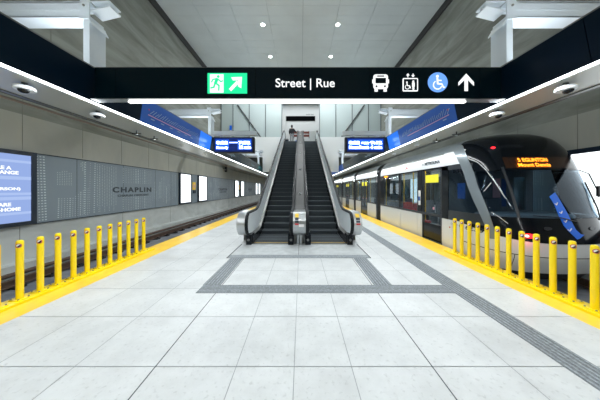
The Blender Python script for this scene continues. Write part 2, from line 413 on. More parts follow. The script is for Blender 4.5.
# ---------------------------------------------------------------- mezzanine end
GZ = 18.0
struct('wall_mezzanine', MB().box(XL, -3.35, GZ, GZ+.3, 5.0, 6.14).box(3.3, XR, GZ, GZ+.3, 5.0, 6.14)
       .box(-3.35, -1.72, GZ, GZ+.3, 3.1, 6.14).box(1.63, 3.3, GZ, GZ+.3, 3.1, 6.14), M['whitewall'])
struct('wall_mezzanine_lower', MB().box(-2.3, -1.72, GZ, GZ+.3, 0, 3.1).box(1.63, 2.2, GZ, GZ+.3, 0, 3.1), M['whitewall'])
struct('floor_upper', MB().box(XL, -1.72, GZ+.3, 22.0, 5.65, 5.852).box(1.63, XR, GZ+.3, 22.0, 5.65, 5.852).box(-1.72, 1.63, 19.2, 22.0, 5.65, 5.852), M['tile'])
struct('wall_upper_back', MB().box(XL, XR, 22.0, 22.2, 5.0, CEIL), M['whitewall'])
# dark slot sign on the upper wall
t = thing('wall_display', 'long black slot display with small lettering on the white wall above the escalators', 'display', (0, 21.95, 8.8))
MB().box(-1.58, 1.5, 21.93, 21.99, 8.86, 9.36).build('screen', M['deadblack'], t)
text('SORTIE  EXIT', .14, (.55, 21.985, 9.5), 'front', M['ink'], t)
# glazed screens either side of the escalator opening
for s, x0, x1, lab in ((-1, XL, -1.68, 'left'), (1, 1.63, XR, 'right')):
    t = thing('glass_screen', 'tall frosted glass screen above the white wall to the %s of the escalator top' % lab, 'glass screen', ((x0+x1)/2, GZ+.1, 6.14))
    n = 4; inner = x1 if s < 0 else x0
    xs2 = [inner+s*i*1.43 for i in range(n+1)]
    if abs(xs2[-1]) > 7.0: xs2[-1] = s*7.0
    for i in range(n):
        a, b = sorted((xs2[i], xs2[i+1]))
        MB().box(a+.02, b-.02, GZ+.10, GZ+.13, 6.16, CEIL-.4).build('glass_pane', M['glazing'], t)
    for i in range(n+1):
        MB().box(xs2[i]-.03, xs2[i]+.03, GZ+.06, GZ+.10, 6.14, CEIL-.4).build('mullion', M['mullion'], t)
    # sloping dark brace seen against the glass
    o = MB().tube([(s*5.55, GZ+.02, 8.95), (s*3.55, GZ+.02, 6.16)], .055, 8).build('diagonal_brace', M['rod'])
    tag(o, 'dark diagonal brace in front of the frosted glass on the %s' % lab, 'brace')
t = thing('help_point', 'small blue help post on the white wall top, left of the diagonal brace', 'help point', (-6.15, GZ+.03, 6.14))
MB().box(-6.20, -6.10, GZ+.01, GZ+.07, 6.14, 6.75).build('post', M['white_steel'], t)
MB().box(-6.24, -6.06, GZ+.0, GZ+.06, 6.75, 7.15).build('head', M['vivid_blue'], t)
# two unseen linear lamps added to brighten the mezzanine wall
for y_, lab in ((16.2, 'nearer'), (20.4, 'farther')):
    t = thing('added_linear_lamp', '%s long unseen lamp added to brighten the upper landing' % lab, 'lamp', (0, y_, CEIL-.1))
    MB().box(-5.5, 5.5, y_-.08, y_+.08, CEIL-.12, CEIL-.03).build('lamp_body', M['white_steel'], t)  # body of the added unseen lamp
    MB().box(-5.4, 5.4, y_-.05, y_+.05, CEIL-.135, CEIL-.12).build('lamp_lens', M['strip'], t)
    area('added_lamp_glow', (0, y_, CEIL-.15), 10.8, .1, 330 if y_ < 18 else 110, (0, 0, 0))

# ---------------------------------------------------------------- canopy fascias, soffits and strips
def fascia(side):
    s = -1 if side == 'left' else 1
    xt, xb, xo = (3.48, 3.56, 4.50) if s < 0 else (3.35, 3.46, 4.27)
    zt, zb = 3.635, 3.10
    t = thing('canopy_fascia', 'black glass fascia over the %s platform edge, with a bright light strip under it' % side, 'fascia', (s*xb, 18, zb))
    segs = [(-6, -4), (-4, -2), (-2, 0), (0, 1.5), (1.5, 2.45 if s > 0 else 1.9), (2.45 if s > 0 else 1.9, 3.53), (3.53, 4.55)]
    ys2 = [8.05, 9.4, 11.8, 14.2, 16.6, 19, 22, 25, 30, 36, 42]
    segs2 = list(zip(ys2, ys2[1:]))
    def panel(a, b, m, nm='fascia_panel'):
        return MB().hexa([(s*xt, a+.004, zt), (s*xb, a+.004, zb), (s*xb, b-.004, zb), (s*xt, b-.004, zt),
                   (s*(xt+.1), a+.004, zt), (s*(xb+.06), a+.004, zb), (s*(xb+.06), b-.004, zb), (s*(xt+.1), b-.004, zt)]).build(nm, m, t)
    for a, b in segs: panel(a, b, M['navy'])
    b1 = panel(4.55, 7.15, M['blueglow'], 'line_map_panel'); b1['label'] = 'line map panel with blue display glow painted in'
    b2 = panel(7.15, 8.05, M['blueglow2'], 'painted_glow_panel'); b2['label'] = 'plain panel with bright blue display glow painted in'
    for i, (a, b) in enumerate(segs2):
        o = panel(a, b, M['slate'] if a < 16 else (M['teal'] if s < 0 else M['blueglow']))
        if a >= 16: o['label'] = 'teal end panel' if s < 0 else 'end panel with blue display glow painted in'
    MB().box(*sorted((s*(xt-.0), s*(xt+.14))), Y0, Y1, zt, zt+.02).build('top_trim', M['steel_dk'], t)
    MB().box(*sorted((s*(xb+.002), s*(xb+.042))), Y0, Y1, 3.078, 3.098).build('light_strip', M['strip'], t)
    MB().box(*sorted((s*(xb+.06), s*(xo-.08))), Y0, Y1, 3.076, 3.14).build('soffit', M['soffit'], t)
    MB().box(*sorted((s*(xo-.08), s*(xo))), Y0, Y1, 3.06, 3.13).build('soffit_edge', M['steel_dk'], t)
    MB().box(*sorted((s*(xo+.0), s*(xo+.06))), Y0, Y1, 3.07, 3.10).build('soffit_shadow_trim', M['black'], t)
    MB().box(*sorted((s*(xt+.2), s*(xo+.02))), Y0, Y1, 3.14, 3.60).build('canopy_box', M['steel_dk'], t)
    # graphics: points on the leaning face
    def P(y, z, off=.006):
        f = (z-zb)/(zt-zb); return (s*(xb+(xt-xb)*f-off), y, z)
    def bar(y0, z0, y1, z1, wdt):
        d = Vector((0, y1-y0, z1-z0)).normalized(); n = Vector((0, -d.z, d.y))*wdt/2
        pts = [P(y0-n.y, z0-n.z), P(y1-n.y, z1-n.z), P(y1+n.y, z1+n.z), P(y0+n.y, z0+n.z)]
        return pts
    MB().prism(bar(4.75, 3.315, 6.6, 3.30, .02), (s*.004, 0, 0)).build('line_map_line', M['pink'], b1)
    mb = MB()
    for k in range(26):
        y = 4.8+k*.085
        if s < 0: mb.prism(bar(y, 3.345, y+.12, 3.345+.09+.05*random.random(), .012), (s*.004, 0, 0))
        else: mb.prism(bar(y, 3.345, y-.10, 3.345+.09+.05*random.random(), .012), (s*.004, 0, 0))
    mb.build('station_name_lettering', M['paleink'], b1); mb = MB()
    for k in range(0, 26, 5 if s < 0 else 30): mb.prism(bar(4.85+k*.07, 3.25, 4.97+k*.07, 3.25, .02), (s*.004, 0, 0))
    mb.build('map_dash_pattern', M['paleink'], b1)
    mb = MB()
    for yc in (4.75, 4.75+1.6): mb.cyl(P(yc, 3.40 if yc > 5 else 3.43), tuple(Vector(P(yc, 3.40 if yc > 5 else 3.43))+Vector((-s*.004, 0, 0))), .018, n=12)
    mb.build('line_map_dot', M['red'], b1)
    face = 'left' if s < 0 else 'right'
    for (yc, w_, h_) in ((10.3, 1.3, .22), (15.0, 1.0, .20)):
        ya = yc-w_/2 if s < 0 else yc+w_/2
        text('Chaplin', .26, (s*(xb-.055), ya, 3.27), face, M['paleink'], t, 'station_lettering', width=w_)
    return t
fascia('left'); fascia('right')

# cross beam sign
U = 3.45/206
def PX(x, y, Y=3.44): return ((x-301)*U, Y, 1.6+(189-y)*U)
sign = thing('overhead_sign', 'long black illuminated wayfinding sign spanning the platform, reading Street | Rue', 'sign', (0, 3.52, 3.12))
xsn = [94.5, 115.5, 206, 255.5, 370, 480, 501]
for a, b in zip(xsn, xsn[1:]):
    p0, p1 = PX(a, 97.8), PX(b, 67.6)
    MB().box(p0[0]+.002, p1[0]-.002, 3.45, 3.53, p0[2], p1[2]).build('sign_panel', M['signface'], sign)
MB().box(PX(94.5, 0)[0], PX(501, 0)[0], 3.535, 3.60, 3.13, 3.62).build('sign_frame', M['steel_dk'], sign)
MB().box(PX(94.5, 0)[0], PX(501, 0)[0], 3.45, 3.60, 3.632, 3.642).build('top_trim', M['steel_dk'], sign)
MB().box(PX(126, 0)[0], PX(468, 0)[0], 3.49, 3.54, 3.070, 3.098).build('light_strip', M['strip2'], sign)
MB().box(PX(90, 0)[0], PX(506, 0)[0], 3.455, 3.60, 3.112, 3.118).build('bottom_trim', M['steel'], sign)
def flat(polys, name, m, parent, d=.004, lift=0.0):
    mb = MB()
    for p in polys: mb.prism([PX(x, y, 3.446-lift) for x, y in p], (0, -d, 0))
    return mb.build(name, m, parent)
def rect(x0, y0, x1, y1): return [(x0, y0), (x1, y0), (x1, y1), (x0, y1)]
def disc(cx, cy, r, n=28): return [(cx+r*math.cos(2*PI*i/n), cy+r*math.sin(2*PI*i/n)) for i in range(n)]
def stroke(x0, y0, x1, y1, w_):
    d = math.hypot(x1-x0, y1-y0); nx, ny = -(y1-y0)/d*w_/2, (x1-x0)/d*w_/2
    return [(x0+nx, y0+ny), (x1+nx, y1+ny), (x1-nx, y1-ny), (x0-nx, y0-ny)]
def rrect(x0, y0, x1, y1, r):
    pts = []
    for cx, cy, a0 in ((x1-r, y0+r, -90), (x1-r, y1-r, 0), (x0+r, y1-r, 90), (x0+r, y0+r, 180)):
        for k in range(5):
            a = math.radians(a0+k*22.5); pts.append((cx+r*math.cos(a), cy+r*math.sin(a)))
    return pts
# exit picture
ex = flat([rect(207.7, 73.3, 247.2, 93.7)], 'exit_symbol_panel', M['green_on'], sign); ex['label'] = 'green running-man exit panel'
flat([rect(210.2, 74.6, 223.8, 93.0)], 'exit_doorway', M['text_on'], ex, .003, .005)
flat([disc(218.6, 77.0, 1.35, 14), stroke(217.6, 78.6, 215.6, 84.2, 3.0), stroke(217.9, 79.2, 221.6, 82.4, 1.2), stroke(221.4, 82.3, 223.2, 80.9, 1.1),
      stroke(216.6, 79.3, 213.0, 79.9, 1.2), stroke(213.2, 79.8, 211.9, 82.8, 1.1), stroke(216.2, 83.6, 219.6, 86.2, 1.6), stroke(219.4, 85.8, 219.0, 91.0, 1.4),
      stroke(215.4, 83.8, 214.0, 88.0, 1.6), stroke(214.4, 87.6, 210.8, 88.4, 1.4)], 'running_man', M['green_on'], ex, .003, .0085)
flat([stroke(230.2, 90.4, 238.2, 82.0, 3.2), [(231.2, 77.6), (242.2, 77.2), (241.4, 88.6), (238.2, 86.6), (238.4, 80.6), (233.2, 80.8)]], 'exit_arrow', M['text_on'], ex, .003, .005)
text('Street | Rue', .2, PX(275.2, 87.2, 3.443), 'front', M['text_on'], sign, 'sign_lettering', width=59*U, bold=.0012, height=11.4*U)
# bus
b_ = flat([rrect(373.2, 74.6, 387.8, 89.2, 2.4), rect(374.4, 89.0, 377.6, 91.8), rect(383.4, 89.0, 386.6, 91.8), rect(372.2, 79.6, 373.4, 83.6), rect(387.6, 79.6, 388.8, 83.6)], 'bus_symbol', M['text_on'], sign)
flat([rect(375.3, 78.2, 385.7, 83.6), rect(377.0, 75.8, 384.0, 77.0), disc(376.3, 86.6, 1.0, 12), disc(384.7, 86.6, 1.0, 12)], 'bus_windows', M['signface'], b_, .003, .005)
# lift
b_ = flat([rrect(402.4, 78.3, 417.8, 91.6, 1.2)], 'lift_symbol', M['text_on'], sign)
flat([rect(403.5, 79.4, 416.7, 90.5)], 'lift_interior', M['signface'], b_, .003, .005)
flat([disc(412.9, 81.8, 1.0, 12), rect(411.6, 82.9, 414.2, 87.0), rect(412.0, 87.0, 413.9, 90.2),
      disc(406.5, 82.6, .8, 10), stroke(406.5, 83.4, 406.9, 86.2, .9), stroke(406.8, 86.0, 409.4, 86.2, .8), stroke(409.2, 86.0, 410.2, 88.8, .8)]
     + [stroke(406.9+2.1*math.cos(a), 87.4+2.1*math.sin(a), 406.9+2.1*math.cos(a+.5), 87.4+2.1*math.sin(a+.5), .6) for a in [k*.5-.3 for k in range(9)]], 'lift_figures', M['text_on'], b_, .003, .0085)
flat([stroke(407.7, 74.6, 407.7, 77.6, .8), [(406.0, 75.6), (407.7, 73.4), (409.4, 75.6)], stroke(412.9, 73.8, 412.9, 76.8, .8), [(411.2, 75.4), (412.9, 77.6), (414.6, 75.4)]], 'lift_arrows', M['text_on'], sign)
# accessible
b_ = flat([disc(437.5, 82.5, 9.9, 36)], 'accessibility_symbol', M['blue_on'], sign); b_['label'] = 'round blue wheelchair symbol'
flat([disc(437.0, 76.6, 1.4, 14), stroke(436.9, 78.2, 437.3, 84.2, 1.7), stroke(437.0, 80.6, 441.2, 80.8, 1.1), stroke(436.9, 84.0, 441.6, 84.4, 1.5), stroke(441.2, 84.0, 443.4, 88.2, 1.3), stroke(443.0, 88.0, 444.8, 87.2, 1.0)]
     + [stroke(437.2+4.2*math.cos(a), 85.2+4.2*math.sin(a), 437.2+4.2*math.cos(a+.36), 85.2+4.2*math.sin(a+.36), 1.1) for a in [.35+k*.35 for k in range(11)]], 'wheelchair_figure', M['text_on'], b_, .003, .005)
flat([rect(464.2, 78.5, 467.6, 91.2), [(458.2, 82.4), (465.9, 73.8), (473.6, 82.4), (473.6, 85.9), (465.9, 78.4), (458.2, 85.9)]], 'arrow_symbol', M['text_on'], sign)

# ---------------------------------------------------------------- white steel frames above the canopy
for s_u, xu, lab in ((-1, -4.0, 'left'), (1, 3.85, 'right')):
    t = thing('canopy_uplight', 'long upward lamp lying on top of the %s canopy' % lab, 'lamp', (xu, 10, 3.62))
    MB().box(xu-.06, xu+.06, -5.5, 22, 3.605, 3.66).build('lamp_body', M['white_steel'], t)
    MB().box(xu-.04, xu+.04, -5.4, 21.9, 3.66, 3.668).build('lamp_lens', M['strip'], t)
    area('uplight_glow', (xu, 8.25, 3.69), .06, 27.3, 150, (PI, 0, 0), (.85, .93, 1))
def steel_frame(s, y, lab):
    xc = 3.60 if s < 0 else 3.50
    t = thing('steel_bracket_frame', lab, 'steel frame', (s*xc, y, 3.66))
    X = lambda v: s*v
    MB().box(*sorted((X(xc), X(xc+.12))), y, y+.24, 3.66, 4.55).box(*sorted((X(xc-.008), X(xc-.002))), y-.02, y+.27, 3.66, 4.5).build('column', M['white_steel'], t)
    wall = 7.08 if s < 0 else 7.03
    MB().box(*sorted((X(xc+.02), X(wall))), y, y+.02, 4.54, 4.80).box(*sorted((X(xc+.02), X(wall))), y, y+.24, 4.53, 4.555).box(*sorted((X(xc+.02), X(wall))), y, y+.24, 4.785, 4.81)\
        .box(*sorted((X(xc+.02), X(wall))), y-.006, y, 4.655, 4.668).build('beam', M['white_steel'], t)
    # tapered stub reaching inward
    MB().hexa([(X(xc+.0), y, 4.64), (X(xc-.33), y, 4.72), (X(xc-.33), y+.22, 4.72), (X(xc), y+.22, 4.64),
               (X(xc+.0), y, 4.665), (X(xc-.33), y, 4.745), (X(xc-.33), y+.22, 4.745), (X(xc), y+.22, 4.665)])\
        .hexa([(X(xc), y+.1, 4.66), (X(xc-.33), y+.1, 4.74), (X(xc-.33), y+.12, 4.74), (X(xc), y+.12, 4.66), (X(xc), y+.1, 4.81), (X(xc-.33), y+.1, 4.81), (X(xc-.33), y+.12, 4.81), (X(xc), y+.12, 4.81)])\
        .box(*sorted((X(xc-.33), X(xc))), y, y+.22, 4.80, 4.82).build('stub', M['white_steel'], t)
    MB().hexa([(X(xc-.06), y-.02, 4.36), (X(xc+.02), y-.02, 4.50), (X(xc+.02), y+.27, 4.50), (X(xc-.06), y+.27, 4.36),
               (X(xc-.06), y-.02, 4.385), (X(xc+.02), y-.02, 4.53), (X(xc+.02), y+.27, 4.53), (X(xc-.06), y+.27, 4.385)]).build('cap_bracket', M['white_steel'], t)
    MB().box(*sorted((X(xc), X(xc+.16))), y-.02, y, 4.50, 4.86).build('plate', M['white_steel'], t)
    MB().cyl((X(xc+.09), y-.035, 4.72), (X(xc+.09), y-.02, 4.72), .018, n=10).build('bolt', M['bolt'], t)
for s, sd in ((-1, 'left'), (1, 'right')):
    for y, wd in ((3.52, 'nearest, rising above the overhead sign'), (8.25, 'second, just before the hanging display'), (12.95, 'third, behind the hanging display'), (17.6, 'farthest, by the white wall')):
        steel_frame(s, y, 'white steel column and beam on the %s canopy, %s' % (sd, wd))

# ---------------------------------------------------------------- hanging displays
for s, x0, x1, lab in ((-1, -3.45, -1.84, 'left'), (1, 1.74, 3.32, 'right')):
    t = thing('departure_display', 'black hanging departure board with blue-white text over the %s side of the platform' % lab, 'display', ((x0+x1)/2, 8.15, 3.0))
    c = MB().box(x0, x1, 8.08, 8.30, 3.02, 3.64).build('casing', M['casing'], t, bevel=.015)
    sc_ = MB().box(x0+.07, x1-.07, 8.068, 8.078, 3.07, 3.60).build('screen', M['led_blue'], t)
    MB().box(x0-(.0 if s<0 else .1), x1+(.1 if s<0 else 0), 8.04, 8.20, 3.70, 3.86).build('hanger_bar', M['white_steel'], t)
    for q in (x0+.3, x1-.3): MB().box(q-.05, q+.05, 8.14, 8.24, 3.62, 3.72).build('hanger', M['white_steel'], t)
    # backlit rows: blue halos then text
    L = x0+.14; R = x1-.14
    rows = MB()
    w1 = .46 if s < 0 else .78
    rows.box(L-.03, L+w1+.03, 8.062, 8.067, 3.14, 3.53).box(R-.50, R+.03, 8.062, 8.067, 3.14, 3.53).box(L, R, 8.062, 8.067, 3.38, 3.46)
    rows.build('lit_rows', M['led_halo'], sc_)
    if s < 0: A, B = '8:22', 'Kennedy'
    else: A, B = '8:22 am', 'Mount Dennis'
    text(A, .2, (L, 8.056, 3.36), 'front', M['led_txt'], sc_, 'display_lettering', bold=.013, width=w1, height=.13)
    text(B, .2, (L, 8.056, 3.18), 'front', M['led_txt'], sc_, 'display_lettering', bold=.013, width=w1, height=.13)
    text('7:52' if s < 0 else '9:12', .2, (R-.46, 8.056, 3.36), 'front', M['led_txt'], sc_, 'display_lettering', bold=.013, width=.46, height=.13)
    text('12 min' if s < 0 else '4 min', .2, (R-.46, 8.056, 3.18), 'front', M['led_txt'], sc_, 'display_lettering', bold=.013, width=.46, height=.13)
    MB().box(L+w1+.05, R-.5, 8.055, 8.06, 3.405, 3.43).build('display_dash', M['led_txt'], sc_)

# ---------------------------------------------------------------- ceiling downlights
def downlight(x, y, lab):
    t = thing('downlight', lab, 'ceiling light', (x, y, CEIL-.02))
    MB().lathe((x, y, CEIL-.022), [(.15, 0), (.15, -.012), (.11, -.02), (.11, -.001)], 24).build('trim_ring', M['white_steel'], t, smooth=True)
    MB().lathe((x, y, CEIL-.042), [(.105, 0), (.10, -.006)], 24).build('lens', M['lamp'], t, smooth=True)
for y, wd in zip(DL_Y, ('behind the camera far back', 'behind the camera', 'overhead', 'above the overhead sign', 'just past the overhead sign', 'third beyond the sign', 'nearer of the two seen in the photo', 'farther of the two seen in the photo', 'by the glass screens')):
    for x, sd in ((-2.1, 'left'), (2.03, 'right')):
        downlight(x, y, 'round bright ceiling downlight in the %s row, %s' % (sd, wd))

# ---------------------------------------------------------------- dome cameras, sprinklers
def dome_camera(x, y, lab, s):
    t = thing('dome_camera', lab, 'security camera', (x, y, 3.10))
    MB().cyl((x, y, 3.04), (x, y, 3.076), .03).build('stem', M['rod'], t)
    MB().lathe((x, y, 3.045), [(.05, 0), (.085, -.012), (.105, -.03), (.11, -.055), (.10, -.068), (.06, -.075)], 24).build('housing', M['camwhite'], t, smooth=True)
    MB().lathe((x+.01, y-.02, 2.972), [(.055, 0), (.052, -.02), (.035, -.037), (.012, -.045)], 20).build('lens_dome', M['blk_gloss'], t, smooth=True)
dome_camera(-3.85, 2.87, 'white dome camera under the left canopy nearest the viewer', -1)
dome_camera(-3.86, 3.91, 'white dome camera under the left canopy beyond the overhead sign', -1)
dome_camera(3.70, 2.88, 'white dome camera under the right canopy nearest the viewer', 1)
dome_camera(3.68, 3.87, 'white dome camera under the right canopy beyond the overhead sign', 1)
def sprinkler(x, y, lab):
    t = thing('sprinkler', lab, 'sprinkler', (x, y, 3.1))
    MB().cyl((x, y, 3.0), (x, y, 3.10), .012).build('stem', M['rod'], t)
    MB().box(x-.11, x+.11, y-.012, y+.012, 2.985, 3.005).build('bar', M['rod'], t)
    MB().cyl((x, y, 2.965), (x, y, 2.985), .03, n=12).build('head', M['steel'], t)
for x, y, l in ((-4.15, 5.2, 'left canopy, before the panel with painted blue glow'), (-4.1, 5.75, 'left canopy, beside the line map'), (4.0, 5.3, 'right canopy, beside the line map'), (3.95, 6.0, 'right canopy, just behind the first')):
    sprinkler(x, y, 'small dark sprinkler arm hanging under the ' + l)
for i, y in enumerate((6.9, 8.6, 10.6)):
    for s, sd in ((-1, 'left'), (1, 'right')):
        x = -4.0 if s < 0 else 3.88
        t = thing('ceiling_speaker', 'small white round speaker under the %s canopy, %s' % (sd, ('by the panel with painted blue glow', 'beside the hanging display', 'beyond the hanging display')[i]), 'speaker', (x, y, 3.1))
        MB().lathe((x, y, 3.10), [(.09, 0), (.085, -.03), (.06, -.055), (.02, -.065)], 18).build('speaker_body', M['camwhite'], t, smooth=True)
        MB().lathe((x, y, 3.036), [(.04, 0), (.03, -.006)], 14).build('speaker_grille', M['steel_dk'], t)
# conduit on the left wall side of the soffit
tag(MB().tube([(-4.62, Y0, 3.03), (-4.62, Y1, 3.03)], .022, 10).build('conduit', M['tube']), 'thin brown conduit running along the outer edge of the left canopy', 'pipe')

# ---------------------------------------------------------------- wall graphics and posters
def wall_panels(side):
    s = -1 if side == 'left' else 1; X = XL if s < 0 else XR
    fx = X-s*.03
    t = thing('wall_graphic_panel', 'long grey-blue wall panel with dotted pattern and CHAPLIN lettering on the %s wall' % side, 'wall panel', (X, 18, .68))
    start = 5.47 if s < 0 else 5.6
    mb = MB()
    ys = [start, 6.5, 9.0, 11.85]
    MB().box(*sorted((X, fx)), start, 40, .68, 2.54).build('panel', M['wallpanel'], t)
    mb = MB()
    for k in range(4):
        for y in (6.5, 8.2, 10.0, 11.2, 15.6): 
            if y+k*10 < 40: mb.box(*sorted((fx, fx-s*.003)), y+k*10-.004, y+k*10+.004, .68, 2.54)
    mb.box(*sorted((fx, fx-s*.012)), start, 40, 2.53, 2.555).box(*sorted((fx, fx-s*.012)), start, 40, .665, .69)
    mb.build('panel_joint', M['ink'], t)
    # dotted street-map print
    mb = MB(); e = sorted((fx, fx-s*.002))
    def col(y, z0, z1, sz, st, lean=0):
        z = z0
        while z < z1:
            yy = y+lean*(z-z0)
            mb.box(e[0], e[1], yy-sz*.95, yy+sz*.95, z, z+sz*1.35); z += st
    rnd = random.Random(3)
    reps = 3 if s < 0 else 1
    for k in range(reps):
        o = k*10.0
        if k == 0:
            for q in range(4): col(5.50+.07*q, .74, 2.5, .013+.003*q, .075, -.03)
        for q in range(7): col(5.98+.06*q+o, 1.72, 2.15-.02*abs(q-3), .010, .05)
        for q in range(12): col(6.0+.075*q+o, .76, 1.36+.05*max(0, q-5), .017 if q % 4 == 0 else .011, .06, .02)
        for q in range(3): col(6.62+.05*q+o, 2.32-.12*q, 2.46, .012, .05)
        for q in range(4): col(6.72+.16*q+o, .8, 2.46, .020 if q % 2 == 0 else .011, .075, .02)
        for q in range(9): col(7.15+.09*q+o, .8 if q % 2 else 1.0, 2.45, .012, .055, 0)
        for q in range(30):
            y = 8.2+.125*q+o
            if 0 < y < 39:
                big = rnd.random() < .25
                if 7.7+o < y < 9.8+o: col(y, 1.85, 2.46, .022 if big else .011, .07); col(y, .75, 1.28, .022 if big else .011, .07)
                elif y < 11.7+o: col(y, .8+rnd.random()*.4, 1.5+rnd.random()*.9, .022 if big else .012, .07)
        for q in range(16):
            y = 15.6+.14*q+o
            if y < 39: col(y, .8+rnd.random()*.3, 1.3+rnd.random()*1.1, .018, .08)
    mb.build('dot_pattern', M['dots'], t)
    for k in range(3 if s < 0 else 1):
        o = k*9.95
        a = (7.72+o) if s < 0 else 9.75+o
        text('CHAPLIN', .3, (fx-s*.004, a, 1.475), side, M['ink'], t, 'station_lettering', width=2.0, bold=.012, height=.215, spacing=1.25)
        text('CHAPLIN CRESCENT', .1, (fx-s*.004, a+(.22 if s < 0 else -.22), 1.30), side, M['ink'], t, 'street_lettering', width=1.62, height=.085, bold=.004, spacing=1.15)
    return t
wall_panels('left'); wall_panels('right')
def poster(side, y0, y1, z0, z1, m, lab, fw=.08, name='poster_light_box'):
    s = -1 if side == 'left' else 1; X = (XL if s < 0 else XR)
    a = X-s*.031; b = X-s*.13; c = X-s*.134
    t = thing(name, lab, 'light box', (X-s*.08, (y0+y1)/2, z0))
    mb = MB()
    mb.box(*sorted((a, b)), y0, y1, z0, z0+fw).box(*sorted((a, b)), y0, y1, z1-fw, z1).box(*sorted((a, b)), y0, y0+fw, z0+fw, z1-fw).box(*sorted((a, b)), y1-fw, y1, z0+fw, z1-fw)
    mb.build('frame', M['frame'], t)
    sc2 = MB().box(*sorted((a, X-s*.10)), y0+fw, y1-fw, z0+fw, z1-fw).build('lit_face', m, t)
    return t, sc2
t, scn = poster('left', 3.6, 5.44, .68, 2.55, M['lit_lav'], 'large landscape lit advertising screen on the left wall at the picture edge', .10, 'advertising_screen')
mb = MB()
for k, z in enumerate((1.0, 1.36, 1.48, 1.86, 2.28)): mb.box(-7.0, -6.996, 3.7, 5.34, z-.03, z+.03+.02*(k % 2))
mb.build('screen_bands', M['lit_lav2'], scn)
for s_, y_, z_, h_ in (('HIRE A', 4.97, 2.07, .085), ('CHANGE', 5.10, 1.96, .085), ('(PERSON)', 5.14, 1.575, .09), ('SHARE', 4.97, 1.19, .085), ('AT-HOME', 5.14, 1.07, .085)):
    text(s_, .12, (-6.993, y_, z_), 'left', M['text_on'], scn, 'screen_lettering', align='RIGHT', bold=.004, height=h_)
poster('right', 3.2, 5.42, .66, 2.60, M['lit'], 'large white glowing light box on the right wall beside the tram nose', .12, 'advertising_screen')
names = ('first', 'second', 'third', 'fourth', 'fifth', 'sixth')
n = 0
for k in range(3):
    for a, b in ((11.9, 13.15), (14.05, 15.35)):
        y0, y1 = a+k*9.95, b+k*9.95
        poster('left', y0, y1, .72, 2.55, M['lit'], 'tall white lit poster box on the left wall, %s beyond the nearest CHAPLIN lettering' % names[n], .07); n += 1
    yy = 13.4+k*9.95
    t = thing('warning_sign', 'yellow notice with dark box below, between two lit posters, %s on the left wall' % ('nearest', 'second', 'farthest')[k], 'sign', (XL+.04, yy+.2, 1.2))
    MB().box(XL+.031, XL+.06, yy, yy+.36, 1.55, 2.05).build('sign_plate', M['signyellow'], t)
    MB().box(XL+.061, XL+.064, yy+.1, yy+.26, 1.68, 1.9).build('sign_mark', M['pink'], t)
    MB().box(XL+.031, XL+.10, yy+.03, yy+.33, 1.32, 1.52).build('call_box', M['frame'], t)
poster('right', 11.9, 13.15, .72, 2.55, M['lit'], 'tall white lit poster box on the right wall seen past the tram', .07)
# signal lamp on the left wall
t = thing('signal_lamp', 'small dark signal lamp with two heads on the left wall', 'signal', (XL+.1, 18.7, 3.1))
MB().box(XL, XL+.3, 18.68, 18.72, 3.45, 3.5).build('bracket', M['rod'], t)
MB().box(XL+.2, XL+.38, 18.6, 18.8, 3.15, 3.85).build('housing', M['black'], t, bevel=.02)
MB().cyl((XL+.29, 18.55, 3.66), (XL+.29, 18.6, 3.66), .06).cyl((XL+.29, 18.55, 3.33), (XL+.29, 18.6, 3.33), .06).build('lens', M['steel_dk'], t)
for s, X in ((-1, XL), (1, XR)):
    o = MB().box(*sorted((X, X-s*.2)), 14.0, 14.35, 8.0, 8.7).build('wall_box', M['black'], bevel=.02)
    tag(o, 'small black box high on the %s concrete wall near the ceiling' % ('left' if s < 0 else 'right'), 'box')

# ---------------------------------------------------------------- tracks
fast = None
for s, xs3 in ((-1, (-4.80, -6.235)), (1, (4.70, 6.135))):
    for x in xs3:
        lab = '%s running rail of the %s track' % ('inner' if abs(x) < 5.5 else 'outer', 'left' if s < 0 else 'right')
        t = thing('running_rail', 'rusty steel '+lab, 'rail', (x, 18, -.55))
        MB().box(x-.07, x+.07, Y0, Y1, -.50, -.485).box(x-.012, x+.012, Y0, Y1, -.485, -.39).box(x-.036, x+.036, Y0, Y1, -.39, -.35).build('rail_profile', M['rail'], t)
        if s < 0:
            for k in range(60):
                y = 2+k*.62
                if fast is None:
                    fast = MB().box(-.16, .16, -.09, .09, 0, .05).box(-.13, -.08, -.03, .03, .05, .085).box(.08, .13, -.03, .03, .05, .085).build('rail_fastener', M['undercar'])
                    o = fast
                else:
                    o = fast.copy(); C.objects.link(o)
                o.parent = t; o.location = (0, y-18, 0)
o = MB().tube([(-6.72, Y0, -.40), (-6.72, Y1, -.40)], .05, 10).build('cable_pipe', M['rail'])
tag(o, 'dark brown pipe beside the outer left rail', 'pipe')
for i, y in enumerate((3.6, 4.3)):
    t = MB().box(-5.38+i*.15, -5.2+i*.15, y-.12, y+.12, -.55, -.44).build('track_box', M['rail_orange'])
    tag(t, 'small orange-red track box between the left rails, %s' % ('nearer one', 'farther one')[i], 'track box')

